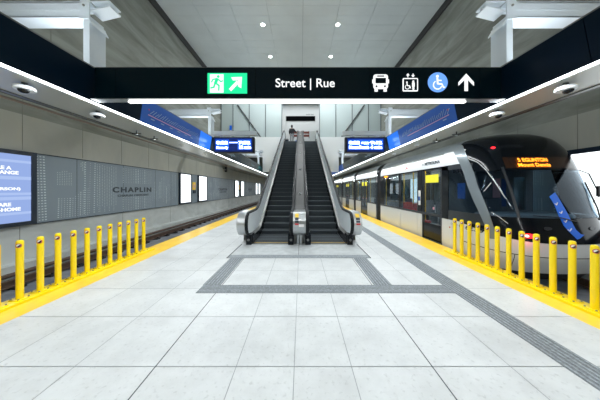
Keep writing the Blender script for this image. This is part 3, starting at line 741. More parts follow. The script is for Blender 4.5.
# ---------------------------------------------------------------- tactile bands
def band(name, x0, x1, y0, y1, along, lab):
    t = thing(name, lab, 'tactile paving', ((x0+x1)/2, (y0+y1)/2, 0))
    MB().box(x0, x1, y0, y1, .0005, .003).build('base', M['granite'], t)
    mb = MB(); nb = 6
    if along == 'Y':
        for k in range(nb):
            c = x0+(k+.5)*(x1-x0)/nb; mb.box(c-.012, c+.012, y0, y1, .003, .007)
    else:
        for k in range(nb):
            c = y0+(k+.5)*(y1-y0)/nb; mb.box(x0, x1, c-.012, c+.012, .003, .007)
    mb.build('ribs', M['granite_bar'], t)
band('tactile_band', -1.62, 2.36, 3.163, 3.43, 'X', 'grey ribbed band crossing the floor in front of the escalators')
band('tactile_band', -1.635, -1.335, 3.43, 4.76, 'Y', 'short grey ribbed band leading to the left escalator side')
band('tactile_band', 1.215, 1.515, 3.43, 4.76, 'Y', 'short grey ribbed band leading to the right escalator side')
band('tactile_band', 2.365, 2.665, Y0, 38, 'Y', 'long grey ribbed band running along the right side of the platform')
t = thing('landing_plate', 'wide grey metal landing plate at the foot of both escalators', 'landing plate', (-.05, 5.3, 0))
MB().box(-1.70, 1.60, 4.77, 5.94, .0005, .006).build('plate', M['plate'], t)
MB().box(-1.70, 1.60, 4.77, 4.98, .006, .009).build('front_ribbed_strip', M['granite_bar'], t)
MB().box(-.065, -.055, 4.98, 5.94, .006, .008).build('plate_seam', M['joint_dark'], t)
MB().box(-1.725, -1.70, 4.77, 5.94, .0005, .012).build('edge_trim', M['joint_dark'], t)
MB().box(1.60, 1.62, 4.77, 5.94, .0005, .012).build('edge_trim', M['joint_dark'], t)

# ---------------------------------------------------------------- bollards
ORD = ['nearest', 'second', 'third', 'fourth', 'fifth', 'sixth', 'seventh', 'eighth', 'ninth', 'tenth', 'eleventh', 'twelfth']
def make_bollard():
    t = thing('bollard', 'x', 'bollard', (0, 0, 0), 'x')
    MB().lathe((0, 0, 0), [(.038, .012), (.038, .80), (.036, .822), (.027, .835), (.010, .84)], 20).build('post', M['yellow'], t, smooth=True)
    MB().box(-.07, .07, -.07, .07, .0, .012).build('base_plate', M['yellow'], t)
    for x in (-.055, .055):
        for y in (-.055, .055): MB().cyl((x, y, .012), (x, y, .026), .010, n=6).build('bolt', M['bolt'], t)
    # round sticker wrapped on the platform-facing front
    st = MB(); 
    def wrap(mb, r0, r1, a0, a1, off, zc=.765):
        rows = []
        for i in range(9):
            rr = r0+(r1-r0)*i/8; row = []
            for k in range(17):
                a = a0+(a1-a0)*k/16; u = rr*math.cos(a); v = rr*math.sin(a)
                th = u/.038-PI/2+STK; row.append(((.038+off)*math.cos(th), (.038+off)*math.sin(th), zc+v))
            rows.append(row)
        mb.grid(rows)
    wrap(st, 0.0001, .032, 0, 2*PI, .001)
    s_ = st.build('sticker', M['white_st'], t)
    r_ = MB(); wrap(r_, .023, .031, 0, 2*PI, .002); r_.build('sticker_ring', M['red'], s_)
    r_ = MB(); wrap(r_, .001, .021, -PI*.75, PI*.25, .002); r_.build('sticker_figure', M['black'], s_)
    return t
for side in (-1, 1):
    STK = .62 if side < 0 else -.62
    proto = None
    n = 12
    for k in range(n):
        X = -4.0 if side < 0 else 3.81
        y = 2.70+.2305*k if side < 0 else 2.672+.2212*k
        if proto is None:
            proto = make_bollard(); o = proto
        else:
            o = copy_tree(proto)
        o.location = (X, y, .035)
        o['label'] = 'yellow bollard by the %s track, %s from the camera in its row' % ('left' if side < 0 else 'right', ORD[k])
        o['group'] = 'yellow bollards along the %s platform edge' % ('left' if side < 0 else 'right')
    xa = -4.13 if side < 0 else 3.69
    o = MB().box(xa, xa+.25, 1.6, 5.48 if side < 0 else 5.32, .001, .022).box(xa, xa+.03, 1.6, 5.48 if side < 0 else 5.32, .022, .035).box(xa+.22, xa+.25, 1.6, 5.48 if side < 0 else 5.32, .022, .035)\
        .box(xa+.03, xa+.22, 1.6, 5.48 if side < 0 else 5.32, .022, .034).build('bollard_base_rail', M['yellow'])
    tag(o, 'low yellow base rail carrying the %s row of bollards' % ('left' if side < 0 else 'right'), 'base rail')

# ================================================================ ESCALATORS
TAN = .532; RISE = TAN*11.0
def R_(y, a, b):
    if y < a: return 0
    if y < b: return (y-a)**2/(2*(b-a))
    return y-(a+b)/2
def fz(y): return TAN*(R_(y, 6.95, 7.65)-R_(y, 17.95, 18.65))
def hz(y): return fz(y+.12)+.93
YT = 19.75
def frange(a, b, st):
    r = []; n = max(1, int(round((b-a)/st)))
    return [a+(b-a)*i/n for i in range(n+1)]
def handrail_path():
    p = []
    cy, cz, r = 6.0, .60, .33
    for k in range(9):
        a = -PI/2-PI*k/8; p.append((cy+r*math.cos(a), cz+r*math.sin(a)))
    p = [(6.12, .27)]+p
    p += [(y, hz(y)) for y in frange(6.12, YT-.05, .12)]
    cz2 = hz(YT)-.33
    for k in range(9):
        a = PI/2-PI*k/8; p.append((YT+.33*math.cos(a), cz2+.33*math.sin(a)))
    return p
HP = handrail_path()
def dz(y): return fz(y)+.27              # line of the inner decking
ell = [(.048*math.cos(2*PI*k/12), .030*math.sin(2*PI*k/12)) for k in range(12)]
def balustrade(x, inner, t, outer_drum):
    # x = handrail centre; inner = +1 if the steps lie towards +x
    MB().sweep(HP, ell, x).build('handrail', M['rubber'], t, smooth=True)
    MB().sweep(HP, [(-.02, -.022), (.02, -.022), (.02, -.045), (-.02, -.045)], x).build('handrail_guide', M['chrome'], t)
    # panel
    mb = MB(); lo = []; hi = []
    for y in frange(5.72, 6.0, .04): 
        c = math.sqrt(max(0, .29**2-(6.0-y)**2)); lo.append((y, .60-c)); hi.append((y, .60+c))
    for y in frange(6.05, YT, .15): lo.append((y, max(dz(y), .27) if y > 6.1 else .30)); hi.append((y, hz(y)-.05))
    mb.grid([[(x-.012, y, z) for y, z in lo], [(x-.012, y, z) for y, z in hi], [(x+.012, y, z) for y, z in hi], [(x+.012, y, z) for y, z in lo], [(x-.012, y, z) for y, z in lo]])
    mb.build('balustrade_panel', M['balu'], t)
    # bright decking trim, sloping inward
    pth = [(y, dz(y)) for y in frange(6.0, YT, .15)]
    a, b = sorted((x+inner*.015, x+inner*.095))
    zi = -.03
    sec = [(inner*.015, .012), (inner*.10, zi), (inner*.10, zi-.015), (inner*.015, -.01)]
    MB().sweep(pth, sec, x).build('inner_decking', M['steel_dk'], t)
    # skirt
    pth2 = [(y, fz(y)+.10) for y in frange(6.0, YT, .15)]
    sec = [(inner*.10, .13), (inner*.115, .13), (inner*.115, -.35), (inner*.10, -.35)]
    MB().sweep([(y, max(fz(y)+.10, .355)) if False else (y, fz(y)+.10) for y in frange(6.0, YT, .15)], [(inner*.095, .14), (inner*.11, .14), (inner*.11, -.09), (inner*.095, -.09)], x).build('skirt_panel', M['skirt'], t)
    # black inlet box at the foot
    bx = MB().box(*sorted((x-inner*.06, x+inner*.10)), 5.86, 6.25, .006, .29).build('handrail_inlet', M['blk_gloss'], t, bevel=.012)
    MB().cyl((x+inner*.015, 5.845, .15), (x+inner*.015, 5.86, .15), .035, n=14).build('inlet_ring', M['steel_dk'], bx)
def drum(x0, x1, t, name='newel_cover'):
    prof = []
    for k in range(13):
        a = -PI/2-PI*k/12; prof.append((6.0+.335*math.cos(a), .60+.335*math.sin(a)))
    prof = [(6.7, .27)]+prof+[(6.7, .93)]
    return MB().prism([(x0, y, z) for y, z in prof], (x1-x0, 0, 0)).build(name, M['steel'], t, smooth=True, bevel=.006)
def escalator(xc, lab, outer):
    t = thing('escalator', lab, 'escalator', (xc, 6, 0))
    # steps
    y = 6.12; ys4 = []
    while y < 18.95:
        sl = (fz(y+.2)-fz(y-.2))/.4; ys4.append(y); y += .40*math.cos(math.atan(sl))
    ys4.append(y)
    for a, b in zip(ys4, ys4[1:]):
        z = (fz((a+b)/2) if (a > 7.0) else fz(a))+.010
        st = MB().box(xc-.50, xc+.50, a, min(b+.03, 19.2), z-.24+.0, z).build('step', M['step'], t)
        MB().box(xc-.50, xc+.50, a-.004, a+.018, z-.006, z+.002).build('step_nosing', M['step_nose'], st)
    MB().box(xc-.50, xc+.50, 5.94, 6.12, .0, .012).build('comb_plate', M['comb'], t)
    MB().box(xc-.50, xc+.50, 6.10, 6.12, .012, .016).build('comb_teeth', M['signyellow'], t)
    MB().box(xc-.55, xc+.55, 19.2, 19.7, RISE, RISE+.012).build('upper_landing_plate', M['plate'], t)
    balustrade(xc-.62, 1, t, None); balustrade(xc+.62, -1, t, None)
    # truss
    mb = MB(); rows0 = []; 
    pts = [(y, fz(y)-.26) for y in frange(6.0, 18.0, .4)]
    low = [(y, max(.0, fz(y)-1.05)) for y in frange(6.0, 18.0, .4)]
    x0, x1 = xc-.60, xc+.60
    mb.grid([[(x0, y, z) for y, z in pts], [(x1, y, z) for y, z in pts], [(x1, y, z) for y, z in low], [(x0, y, z) for y, z in low], [(x0, y, z) for y, z in pts]])
    mb.build('truss', M['undercar'], t)
    # outer side: steel cladding and newel cover
    xo = xc+outer*.62
    a, b = sorted((xo+outer*.045, xo+outer*.27))
    drum(a, b, t)
    mb = MB(); top = [(y, dz(y)-.0) for y in frange(6.4, 18.0, .4)]; low = [(y, max(.0, fz(y)-1.05)) for y in frange(6.4, 18.0, .4)]
    mb.grid([[(a, y, z) for y, z in top], [(b, y, z) for y, z in top], [(b, y, z) for y, z in low], [(a, y, z) for y, z in low], [(a, y, z) for y, z in top]])
    mb.build('side_cladding', M['clad'], t)
    return t, (a, b)
eL, _ = escalator(-.89, 'left escalator, dark steps rising with a person at the top', -1)
eR, (ra, rb) = escalator(.80, 'right escalator, dark empty steps', 1)
def sticker(t, xc_, w_):
    z = .60+.335*math.sin(math.radians(50)); 
    # three small notices curved on the drum front
    def strip(a0, a1, m, nm):
        rows = []
        for k in range(6):
            a = math.radians(a0+(a1-a0)*k/5); rows.append([(xc_-w_/2, 6.0-.341*math.cos(a), .60+.341*math.sin(a)), (xc_+w_/2, 6.0-.341*math.cos(a), .60+.341*math.sin(a))])
        MB().grid(rows).build(nm, m, t)
    strip(38, 62, M['signyellow'], 'yellow_notice'); strip(24, 36, M['frame'], 'dark_notice'); strip(12, 22, M['ink'], 'dark_notice'); strip(2, 9, M['red'], 'red_notice')
sticker(eR, (ra+rb)/2-.0, .11)
# centre deck between the escalators
t = thing('escalator_centre_deck', 'steel deck with rounded newel cover between the two escalators', 'escalator deck', (-.045, 6, 0))
drum(-.225, .135, t)
pth = [(y, hz(y)-.10) for y in frange(6.6, YT, .15)]
MB().sweep(pth, [(-.18, .02), (.18, .02), (.18, -.03), (-.18, -.03)], -.045).build('deck_plate', M['deck_mid'], t)
for k, y in enumerate((8.2, 10.4, 12.6, 14.8, 17.0)):
    z = hz(y)-.08
    MB().lathe((-.045, y, z), [(.045, 0), (.045, .04), (.03, .065), (.01, .07)], 14).build('anti_slide_knob', M['steel'], t, smooth=True)
for x in (-.09, 0.0): MB().cyl((x, 5.95, .0), (x, 5.95, .30), .04).build('support_tube', M['steel'], t, smooth=True)
MB().box(-.20, .11, 6.05, 6.5, .0, .28).build('plinth', M['steel_dk'], t)
sticker(t, -.115, .10)
MB().prism([(-.06, 5.655, .56), (.08, 5.655, .56), (.08, 5.655, .63), (-.06, 5.655, .63)], (0, -.003, 0)).build('white_notice', M['white_st'], t)

# ================================================================ TRAM
TX = 5.42
def lerp_tab(tab, h):
    if h <= tab[0][0]: return tab[0][1]
    for (a, u), (b, v) in zip(tab, tab[1:]):
        if h <= b: return u+(v-u)*(h-a)/(b-a)
    return tab[-1][1]
W_ = [(-.35, 1.27), (-.05, 1.31), (0, 1.32), (2.26, 1.32), (2.4, 1.305), (2.55, 1.27), (2.68, 1.21), (2.80, 1.12), (2.88, 1.0), (2.94, .84), (2.98, .64), (3.01, .4), (3.02, .15)]
ZF = [(-.35, 4.40), (-.1, 4.16), (.2, 4.04), (.5, 4.06), (.77, 4.13), (1.0, 4.19), (1.58, 4.38), (2.0, 4.54), (2.3, 4.66), (2.55, 4.76), (2.70, 4.84), (2.82, 4.92), (2.92, 5.04), (2.98, 5.18), (3.02, 5.45)]
ZS = [(-.35, 5.3), (.8, 5.3), (1.58, 5.4), (2.3, 5.6), (2.8, 5.85), (3.02, 6.0)]
NE = 2.6
def shell(a, h, off=0.0):                 # a in degrees, -90 platform side .. 0 nose .. 90 far side
    w_ = lerp_tab(W_, h)+off; zf = lerp_tab(ZF, h)-off; zs = lerp_tab(ZS, h)
    ar = math.radians(a); sx = 1 if a >= 0 else -1
    return (TX+sx*w_*abs(math.sin(ar))**(2/NE), zs-(zs-zf)*max(0.0, math.cos(ar))**(2/NE), h)
def sidept(y, h, off=0.0, s=-1):          # a point on the flank at depth y
    zs = lerp_tab(ZS, h); zf = lerp_tab(ZF, h)-off; w_ = lerp_tab(W_, h)+off
    if y >= zs: return (TX+s*w_, y, h)
    q = min(.999, (zs-y)/(zs-zf)); return (TX+s*w_*(1-q**NE)**(1/NE), y, h)
def fpatch(a0, a1, hlo, hhi, name, m, parent, off=0.0, na=28, nh=8, solid=.02):
    rows = []
    for j in range(nh+1):
        row = []
        for i in range(na+1):
            a = a0+(a1-a0)*i/na
            lo = hlo(a) if callable(hlo) else hlo; hi = hhi(a) if callable(hhi) else hhi
            row.append(shell(a, lo+(hi-lo)*j/nh, off))
        rows.append(row)
    return MB().grid(rows).build(name, m, parent, smooth=True, solid=solid)
def spatch(y0, y1, hlo, hhi, name, m, parent, off=0.0, ny=4, nh=4, s=-1, solid=.02):
    rows = []
    for j in range(nh+1):
        row = []
        for i in range(ny+1):
            y = y0+(y1-y0)*i/ny
            lo = hlo(y) if callable(hlo) else hlo; hi = hhi(y) if callable(hhi) else hhi
            row.append(sidept(y, lo+(hi-lo)*j/nh, off, s))
        rows.append(row)
    return MB().grid(rows).build(name, m, parent, smooth=True, solid=solid)
tram = thing('light_rail_tram', 'white and black light rail tram standing at the right platform edge', 'tram', (TX, 4.2, -.35))
END1 = 10.6
def btop(a): 
    q = abs(a)/90.0; return .50+.25*q**2.2
fpatch(-90, 90, -.12, btop, 'front_bumper', M['tramwhite'], tram, na=48)
fpatch(-90, 90, -.34, -.125, 'under_apron', M['undercar'], tram, off=-.06, na=40, nh=2)
fpatch(-90, 90, lambda a: .225+.06*(abs(a)/90)**2, lambda a: .24+.06*(abs(a)/90)**2, 'bumper_seam', M['seam'], tram, off=.012, na=48, nh=1, solid=.004)
fpatch(-42.0, -41.4, -.1, .235, 'bumper_seam', M['seam'], tram, off=.012, na=1, nh=6, solid=.004)
fpatch(-90, 90, lambda a: btop(a)+.004, 1.0, 'lower_nose_mask', M['blk_gloss'], tram, na=48)
fpatch(-62, 58, 1.004, 2.02, 'windscreen', M['wind'], tram, na=48, nh=12, solid=.012)
fpatch(-90, 90, 2.024, 3.02, 'upper_nose_mask', M['blk_gloss'], tram, na=48, nh=14)
fpatch(-34.5, -32.0, 1.0, 2.1, 'windscreen_pillar', M['tramdark'], tram, off=.006, na=2, nh=10)
fpatch(58.2, 90, 1.004, 2.02, 'far_side_pillar', M['blk_gloss'], tram, off=.004, na=8, nh=8)
# front cap of roof to fill the crown
top = [shell(a, 3.02) for a in frange(-90, 90, 6)]
MB().prism([(x, y, 3.015) for x, y, z in top], (0, 0, .006)).build('roof_cap', M['blk_gloss'], tram)
# cab flank
fpL = lambda y: .75 if y >= 5.3 else .75
o = spatch(5.30, 5.98, -.12, .755, 'cab_lower_panel', M['tramwhite'], tram)
for dot in ((5.66, .55),): MB().cyl(sidept(dot[0], dot[1], .008), sidept(dot[0], dot[1], .02), .022, n=12).build('marker_lamp', M['rail_orange'], tram)
spatch(4.62, 5.715, .76, 1.02, 'cab_waist', M['tramdark'], tram, off=.004, ny=10)
spatch(4.80, 5.72, 1.02, 2.12, 'cab_side_window', M['wind'], tram, off=.004, ny=8, solid=.012)
spatch(5.72, 5.98, .76, 2.24, 'door_pillar', M['blk_gloss'], tram, off=.004)
spatch(5.05, 5.98, 2.12, 2.24, 'cab_window_header', M['tramdark'], tram, off=.004, ny=6)
spatch(5.30, 5.98, 2.25, 2.62, 'cab_top_panel', M['tramwhite'], tram, off=.006, ny=6)
spatch(5.55, 5.98, 2.62, 3.02, 'cab_cantrail', M['tramsilver'], tram, off=.006, nh=8)
# silver A pillar sweeping from roof to bumper on the flank: (h, y_front, y_back)
PIL = [(3.0, 5.98, 6.06), (2.93, 5.80, 6.05), (2.834, 5.62, 6.0), (2.74, 5.44, 5.80), (2.6, 5.31, 5.60), (2.4, 5.18, 5.42), (2.19, 5.07, 5.285), (1.95, 4.97, 5.18), (1.68, 4.88, 5.085), (1.34, 4.745, 4.94), (1.07, 4.645, 4.81), (.73, 4.54, 4.665), (.5, 4.51, 4.60)]
rows = []
for h, y0, y1 in PIL: rows.append([sidept(y0+(y1-y0)*i/5, h, .018) for i in range(6)])
MB().grid(rows).build('curved_silver_pillar', M['tramsilver'], tram, smooth=True, solid=.016)
# reflections of the light strips on the windscreen, modelled as white lines
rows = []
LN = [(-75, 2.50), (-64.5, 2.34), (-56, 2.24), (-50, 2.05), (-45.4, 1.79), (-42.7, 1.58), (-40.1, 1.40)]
MB().tube([shell(a, h, .016) for a, h in LN], .008, 6).build('strip_reflection_line', M['tramwhite'], tram, smooth=True)
MB().tube([shell(a, h, .012) for a, h in ((-56, 1.08), (-49.5, .98), (-43.5, .86))], .006, 6).build('strip_reflection_line', M['tramwhite'], tram, smooth=True)
MB().tube([shell(a, h, .014) for a, h in ((-58.9, 1.55), (-49.1, 1.74))], .008, 6).build('strip_reflection_line', M['tramwhite'], tram, smooth=True)
# destination sign
ds = fpatch(-30, 26, 2.07, 2.33, 'destination_sign', M['sign_dk'], tram, off=.012, na=16, nh=2, solid=.006)
def facing_text(s_, h0, xa, wd, hh):
    cu_y = 4.575+(h0-2.1)*.45
    o = text(s_, .1, (xa, cu_y, h0), 'front', M['orange_on'], ds, 'destination_lettering', width=wd, height=hh, bold=.002)
    # bend onto the curved screen
    for v in o.data.vertices:
        best = None
        dx = (v.co.x-TX); w2 = lerp_tab(W_, v.co.z)
        q = min(.999, abs(dx)/w2); zs = lerp_tab(ZS, v.co.z); zf = lerp_tab(ZF, v.co.z)
        v.co.y = zs-(zs-zf)*(1-q**NE)**(1/NE)-.045
    return o
facing_text('5 EGLINTON', 2.215, 4.87, .62, .085)
facing_text('Mount Dennis', 2.10, 4.84, .66, .08)
# lamps
def lampdisc(a, h, r, m, nm, sx=1.6, off=.012):
    c = Vector(shell(a, h, off)); e1 = (Vector(shell(a+2, h, off))-Vector(shell(a-2, h, off))).normalized(); e2 = (Vector(shell(a, h+.03, off))-Vector(shell(a, h-.03, off))).normalized()
    n_ = e1.cross(e2).normalized()
    return MB().prism([tuple(c+e1*r*sx*math.cos(2*PI*k/20)+e2*r*math.sin(2*PI*k/20)) for k in range(20)], tuple(n_*.012)).build(nm, m, tram)
lampdisc(-36, 2.58, .026, M['red_on'], 'upper_red_lamp')
lampdisc(-29, .64, .045, M['red_on'], 'tail_lamp', 2.2); lampdisc(-31, .64, .022, M['redcore_on'], 'tail_lamp_core', 1.4, .026)
lampdisc(29, .64, .045, M['red_on'], 'tail_lamp', 2.2); lampdisc(31, .64, .022, M['redcore_on'], 'tail_lamp_core', 1.4, .026)
lampdisc(56, .62, .04, M['red_on'], 'side_marker_lamp', 1.5)
d = bpy.data.lights.new('tail_lamp_glow', 'POINT'); d.energy = 1.5; d.color = (1, .05, .05); d.shadow_soft_size = .05
o = bpy.data.objects.new('tail_lamp_glow', d); C.objects.link(o); o.location = tuple(Vector(shell(-30, .64, .14)))
lampdisc(-14, .80, .035, M['tramdark'], 'headlamp', 2.0); lampdisc(14, .80, .035, M['tramdark'], 'headlamp', 2.0)
# wiper arms
MB().tube([shell(34, .95, .02), shell(30, 1.2, .05), shell(33, 1.75, .03)], .014, 6).build('wiper_arm', M['black'], tram)
MB().tube([shell(4, .93, .02), shell(-4, 1.02, .05), shell(-22, 1.05, .03)], .010, 6).build('wiper_arm', M['black'], tram)
# mirror bracket at the far corner
MB().tube([shell(50, 1.3, .01), shell(50, 1.45, .13), shell(50, 1.95, .12), shell(50, 2.05, .01)], .012, 6).build('mirror_bracket', M['black'], tram)
c = Vector(shell(50, 1.55, .14)); MB().box(c.x-.04, c.x+.05, c.y-.02, c.y+.03, c.z-.12, c.z+.12).build('camera_mirror', M['black'], tram, bevel=.015)
# blue sign reflection on the windscreen, painted as a coloured band
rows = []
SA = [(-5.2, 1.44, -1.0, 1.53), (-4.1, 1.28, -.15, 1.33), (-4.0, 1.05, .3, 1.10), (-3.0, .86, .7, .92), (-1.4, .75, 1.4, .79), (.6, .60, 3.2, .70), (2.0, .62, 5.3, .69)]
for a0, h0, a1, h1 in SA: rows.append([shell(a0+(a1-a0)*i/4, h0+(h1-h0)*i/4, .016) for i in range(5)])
sa = MB().grid(rows).build('reflection_blue', M['vivid_blue'], tram, solid=.004); sa['label'] = 'diagonal blue sign reflection with white marks painted on the windscreen'
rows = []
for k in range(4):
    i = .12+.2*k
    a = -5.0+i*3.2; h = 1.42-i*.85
    MB().tube([shell(a+.9, h-.02, .024), shell(a+1.6, h-.05, .024), shell(a+2.6, h+.0, .024)], .008, 5).build('reflection_mark', M['white_st'], sa)
# tram number and logos on the lower flank
text('6238', .14, sidept(5.13, .60, .02), 'right', M['ink'], tram, 'fleet_number', width=.42, height=.105, bold=.003)
MB().cyl(sidept(5.27, .655, .014), sidept(5.27, .655, .02), .05, n=20).build('round_logo', M['ink'], tram)
text('Crosstown', .05, sidept(5.62, .64, .016), 'right', M['ink'], tram, 'line_lettering', width=.24, height=.05)
# text on the curved part: push onto the flank
for o in tram.children:
    if o.name.startswith(('fleet_number', 'line_lettering')):
        for v in o.data.vertices: v.co.x = sidept(v.co.y, v.co.z, .015)[0]

# --- the flank of the cars
def wipe(*a): pass
def roof_section(y0, y1, parent, nm='roof'):
    prof = [(h, lerp_tab(W_, h)) for h in (2.62, 2.68, 2.74, 2.80, 2.88, 2.94, 2.98, 3.01, 3.02)]
    left = [(TX-w2, h) for h, w2 in prof]; right = [(TX+w2, h) for h, w2 in prof][::-1]
    pr = left+right
    return MB().grid([[(x, y, h) for x, h in pr] for y in (y0, y1)]).build(nm, M['tramsilver'], parent, smooth=True, solid=.03)
def car(y0, y1, segs, front=False):
    """segs: (kind, y0, y1) along the platform flank"""
    roof_section(y0, y1, tram)
    # far flank, floor, ceiling
    fx = TX+1.31
    MB().box(fx-.03, fx, y0, y1, -.12, .80).build('far_lower_panel', M['tramwhite'], tram)
    MB().box(fx-.03, fx, y0, y1, 2.2, 2.62).build('far_upper_panel', M['tramwhite'], tram)
    k = y0
    while k < y1-.1:
        e = min(k+1.5, y1); MB().box(fx-.02, fx-.005, k+.06, e-.06, .80, 2.2).build('far_window', M['sideglass'], tram)
        [MB().box(fx-.03, fx, q, q+.06, .80, 2.2).build('far_window_post', M['tramdark'], tram) for q in (k, e-.06)]; k = e
    MB().box(TX-1.28, fx-.04, y0, y1, -.10, .0).build('car_floor', M['inner_dk'], tram)
    MB().box(TX-1.2, TX+1.2, y0, y1, 2.50, 2.56).build('car_ceiling', M['inner'], tram)
    MB().box(TX-.55, TX-.40, y0+.3, y1-.3, 2.485, 2.50).build('ceiling_lamp', M['tramlamp'], tram)
    MB().box(TX+.40, TX+.55, y0+.3, y1-.3, 2.485, 2.50).build('ceiling_lamp', M['tramlamp'], tram)
    MB().box(TX-1.1, TX+1.1, y0+.2, y1-.2, -.35, -.1).build('undercarriage', M['undercar'], tram)
    ys5 = [y0]
    # upper white band panels with joints, silver edge line
    k = y0; first = True
    while k < y1-.05:
        e = min(k+1.6, y1)
        spatch(k+.008, e-.008, 2.25, 2.60, 'upper_panel', M['tramwhite'], tram, off=.004, ny=1, nh=3); k = e
    spatch(y0, y1, 2.60, 2.625, 'gutter_line', M['chrome'], tram, off=.014, ny=1, nh=1)
    spatch(y0, y1, 2.20, 2.25, 'window_header', M['blk_gloss'], tram, off=.0, ny=1, nh=1)
    spatch(y0, y1, .76, .84, 'waist_strip', M['tramdark'], tram, off=.0, ny=1, nh=1)
    for kind, a, b in segs:
        if kind == 'door':
            dr = spatch(a, b, 0.0, .50, 'door', M['blk_gloss'], tram, off=-.03, ny=1, nh=1)
            [MB().box(TX-1.315, TX-1.25, q, q+.05, -.02, 2.2).build('door_frame', M['tramdark'], dr) for q in (a, b-.05)]
            mid = (a+b)/2
            leafs = [(a+.05, b-.05)] if b-a < 1.1 else [(a+.05, mid-.02), (mid+.02, b-.05)]
            for u, v in leafs:
                spatch(u+.04, v-.04, .54, 2.14, 'door_glass', M['sideglass'], dr, off=-.03, ny=1, nh=1, solid=.012)
                spatch(u, u+.04, .50, 2.2, 'door_stile', M['tramdark'], dr, off=-.028, ny=1, nh=1)
                spatch(v-.04, v, .50, 2.2, 'door_stile', M['tramdark'], dr, off=-.028, ny=1, nh=1)
                spatch(u+.12, v-.12, 1.80, 2.05, 'door_sticker', M['sticky'], dr, off=-.018, ny=1, nh=1, solid=.003)['label'] = 'yellow notice on the door glass'
                c = sidept((u+v)/2-.1, 1.0, -.015); MB().cyl(c, (c[0]-.006, c[1], c[2]), .045, n=16).build('door_notice', M['pink'], dr)
            spatch(a+.1, b-.1, -.04, -.02, 'door_sill', M['chrome'], dr, off=.03, ny=1, nh=1)
        else:
            spatch(a+.01, b-.01, -.12, .755, 'lower_panel', M['tramwhite'], tram, off=.0, ny=2, nh=3)
            if kind == 'win':
                spatch(a+.03, b-.03, .86, 2.18, 'side_window', M['sideglass'], tram, off=.0, ny=1, nh=2, solid=.012)
                [MB().box(TX-1.33, TX-1.30, q, q+.03, .84, 2.2).build('window_post', M['tramdark'], tram) for q in (a, b-.03)]
            else:
                spatch(a, b, .84, 2.2, 'blank_window', M['blk_gloss'], tram, off=.0, ny=1, nh=2)
def bellows(y0, y1):
    mb = MB(); pr = []
    n = 7; rows = []
    for i in range(n*2+1):
        y = y0+(y1-y0)*i/(n*2); k = -.05 if i % 2 else -.10
        rows.append([(TX-1.32-k, y, -.25), (TX-1.32-k, y, 2.45), (TX-1.0-k, y, 2.82+k), (TX+1.0+k, y, 2.82+k), (TX+1.32+k, y, 2.45), (TX+1.32+k, y, -.25)])
    mb.grid(rows).build('bellows', M['bellows'], tram, solid=.02)
    MB().box(TX-1.0, TX+1.0, y0, y1, -.1, 0).build('gangway_floor', M['inner_dk'], tram)
car(5.98, END1, [('door', 6.0, 6.98), ('blank', 6.98, 7.22), ('win', 7.22, 8.47), ('blank', 8.47, 8.60), ('win', 8.60, 10.15), ('blank', 10.15, END1)])
bellows(END1, 11.25)
car(11.25, 15.4, [('win', 11.25, 12.7), ('door', 12.7, 14.1), ('win', 14.1, 15.4)]); bellows(15.4, 16.05)
car(16.05, 20.4, [('win', 16.05, 17.5), ('door', 17.5, 18.9), ('win', 18.9, 20.4)]); bellows(20.4, 21.05)
car(21.05, 25.4, [('win', 21.05, 22.5), ('door', 22.5, 23.9), ('win', 23.9, 25.4)]); bellows(25.4, 26.05)
car(26.05, 31.0, [('win', 26.05, 27.5), ('door', 27.5, 28.9), ('win', 28.9, 31.0)])
# METROLINX band letters and red maple-like mark
text('METROLINX', .14, sidept(6.82, 2.37, .02), 'right', M['ink'], tram, 'operator_lettering', width=.74, height=.115, bold=.004)
text('///', .14, sidept(6.98, 2.37, .02), 'right', M['ink'], tram, 'operator_mark', width=.14, height=.115)
yl, zl = 8.0, 2.42
MB().prism([sidept(yl+u, zl+v, .016) for u, v in ((.10, -.06), (.0, -.02), (-.10, -.06), (-.04, 0), (-.04, .06), (.0, .02), (.04, .06), (.04, 0))], (-.004, 0, 0)).build('red_mark', M['red'], tram)
# orange door indicator, stickers near windows
spatch(9.7, 10.1, 2.16, 2.21, 'amber_indicator', M['orange_on'], tram, off=.02, ny=1, nh=1, solid=.004)
spatch(7.05, 7.17, 1.05, 1.55, 'pillar_notice', M['white_st'], tram, off=.012, ny=1, nh=1, solid=.004)
spatch(7.06, 7.16, 1.20, 1.34, 'pillar_notice_mark', M['posterblue'], tram, off=.018, ny=1, nh=1, solid=.004)
# interiors: poles, seats
def seat(x, y, m, nm='passenger_seat'):
    st = MB().box(x-.21, x+.21, y-.22, y+.22, .38, .46).build(nm, m, tram, bevel=.02)
    MB().hexa([(x-.21, y+.18, .46), (x+.21, y+.18, .46), (x+.21, y+.25, .46), (x-.21, y+.25, .46), (x-.19, y+.25, 1.05), (x+.19, y+.25, 1.05), (x+.19, y+.31, 1.05), (x-.19, y+.31, 1.05)]).build('seat_back', m, st, bevel=.02)
    MB().box(x-.15, x+.15, y-.1, y+.1, .0, .38).build('seat_pedestal', M['inner_dk'], st)
for y in (7.6, 8.35, 9.1, 9.85, 11.8, 14.7, 16.6, 19.4):
    seat(TX-.95, y, M['seatred'] if y in (7.6, 8.35) else M['seatgrey']); seat(TX+.9, y, M['seatred'] if y in (8.35,) else M['seatgrey'])
for y in (6.9, 7.95, 8.8, 9.6, 11.6, 12.6, 14.2, 15.1, 17.3, 19.1):
    MB().cyl((TX-.62, y, 0), (TX-.62, y, 2.5), .02, n=10).build('grab_pole', M['pole_y'], tram)
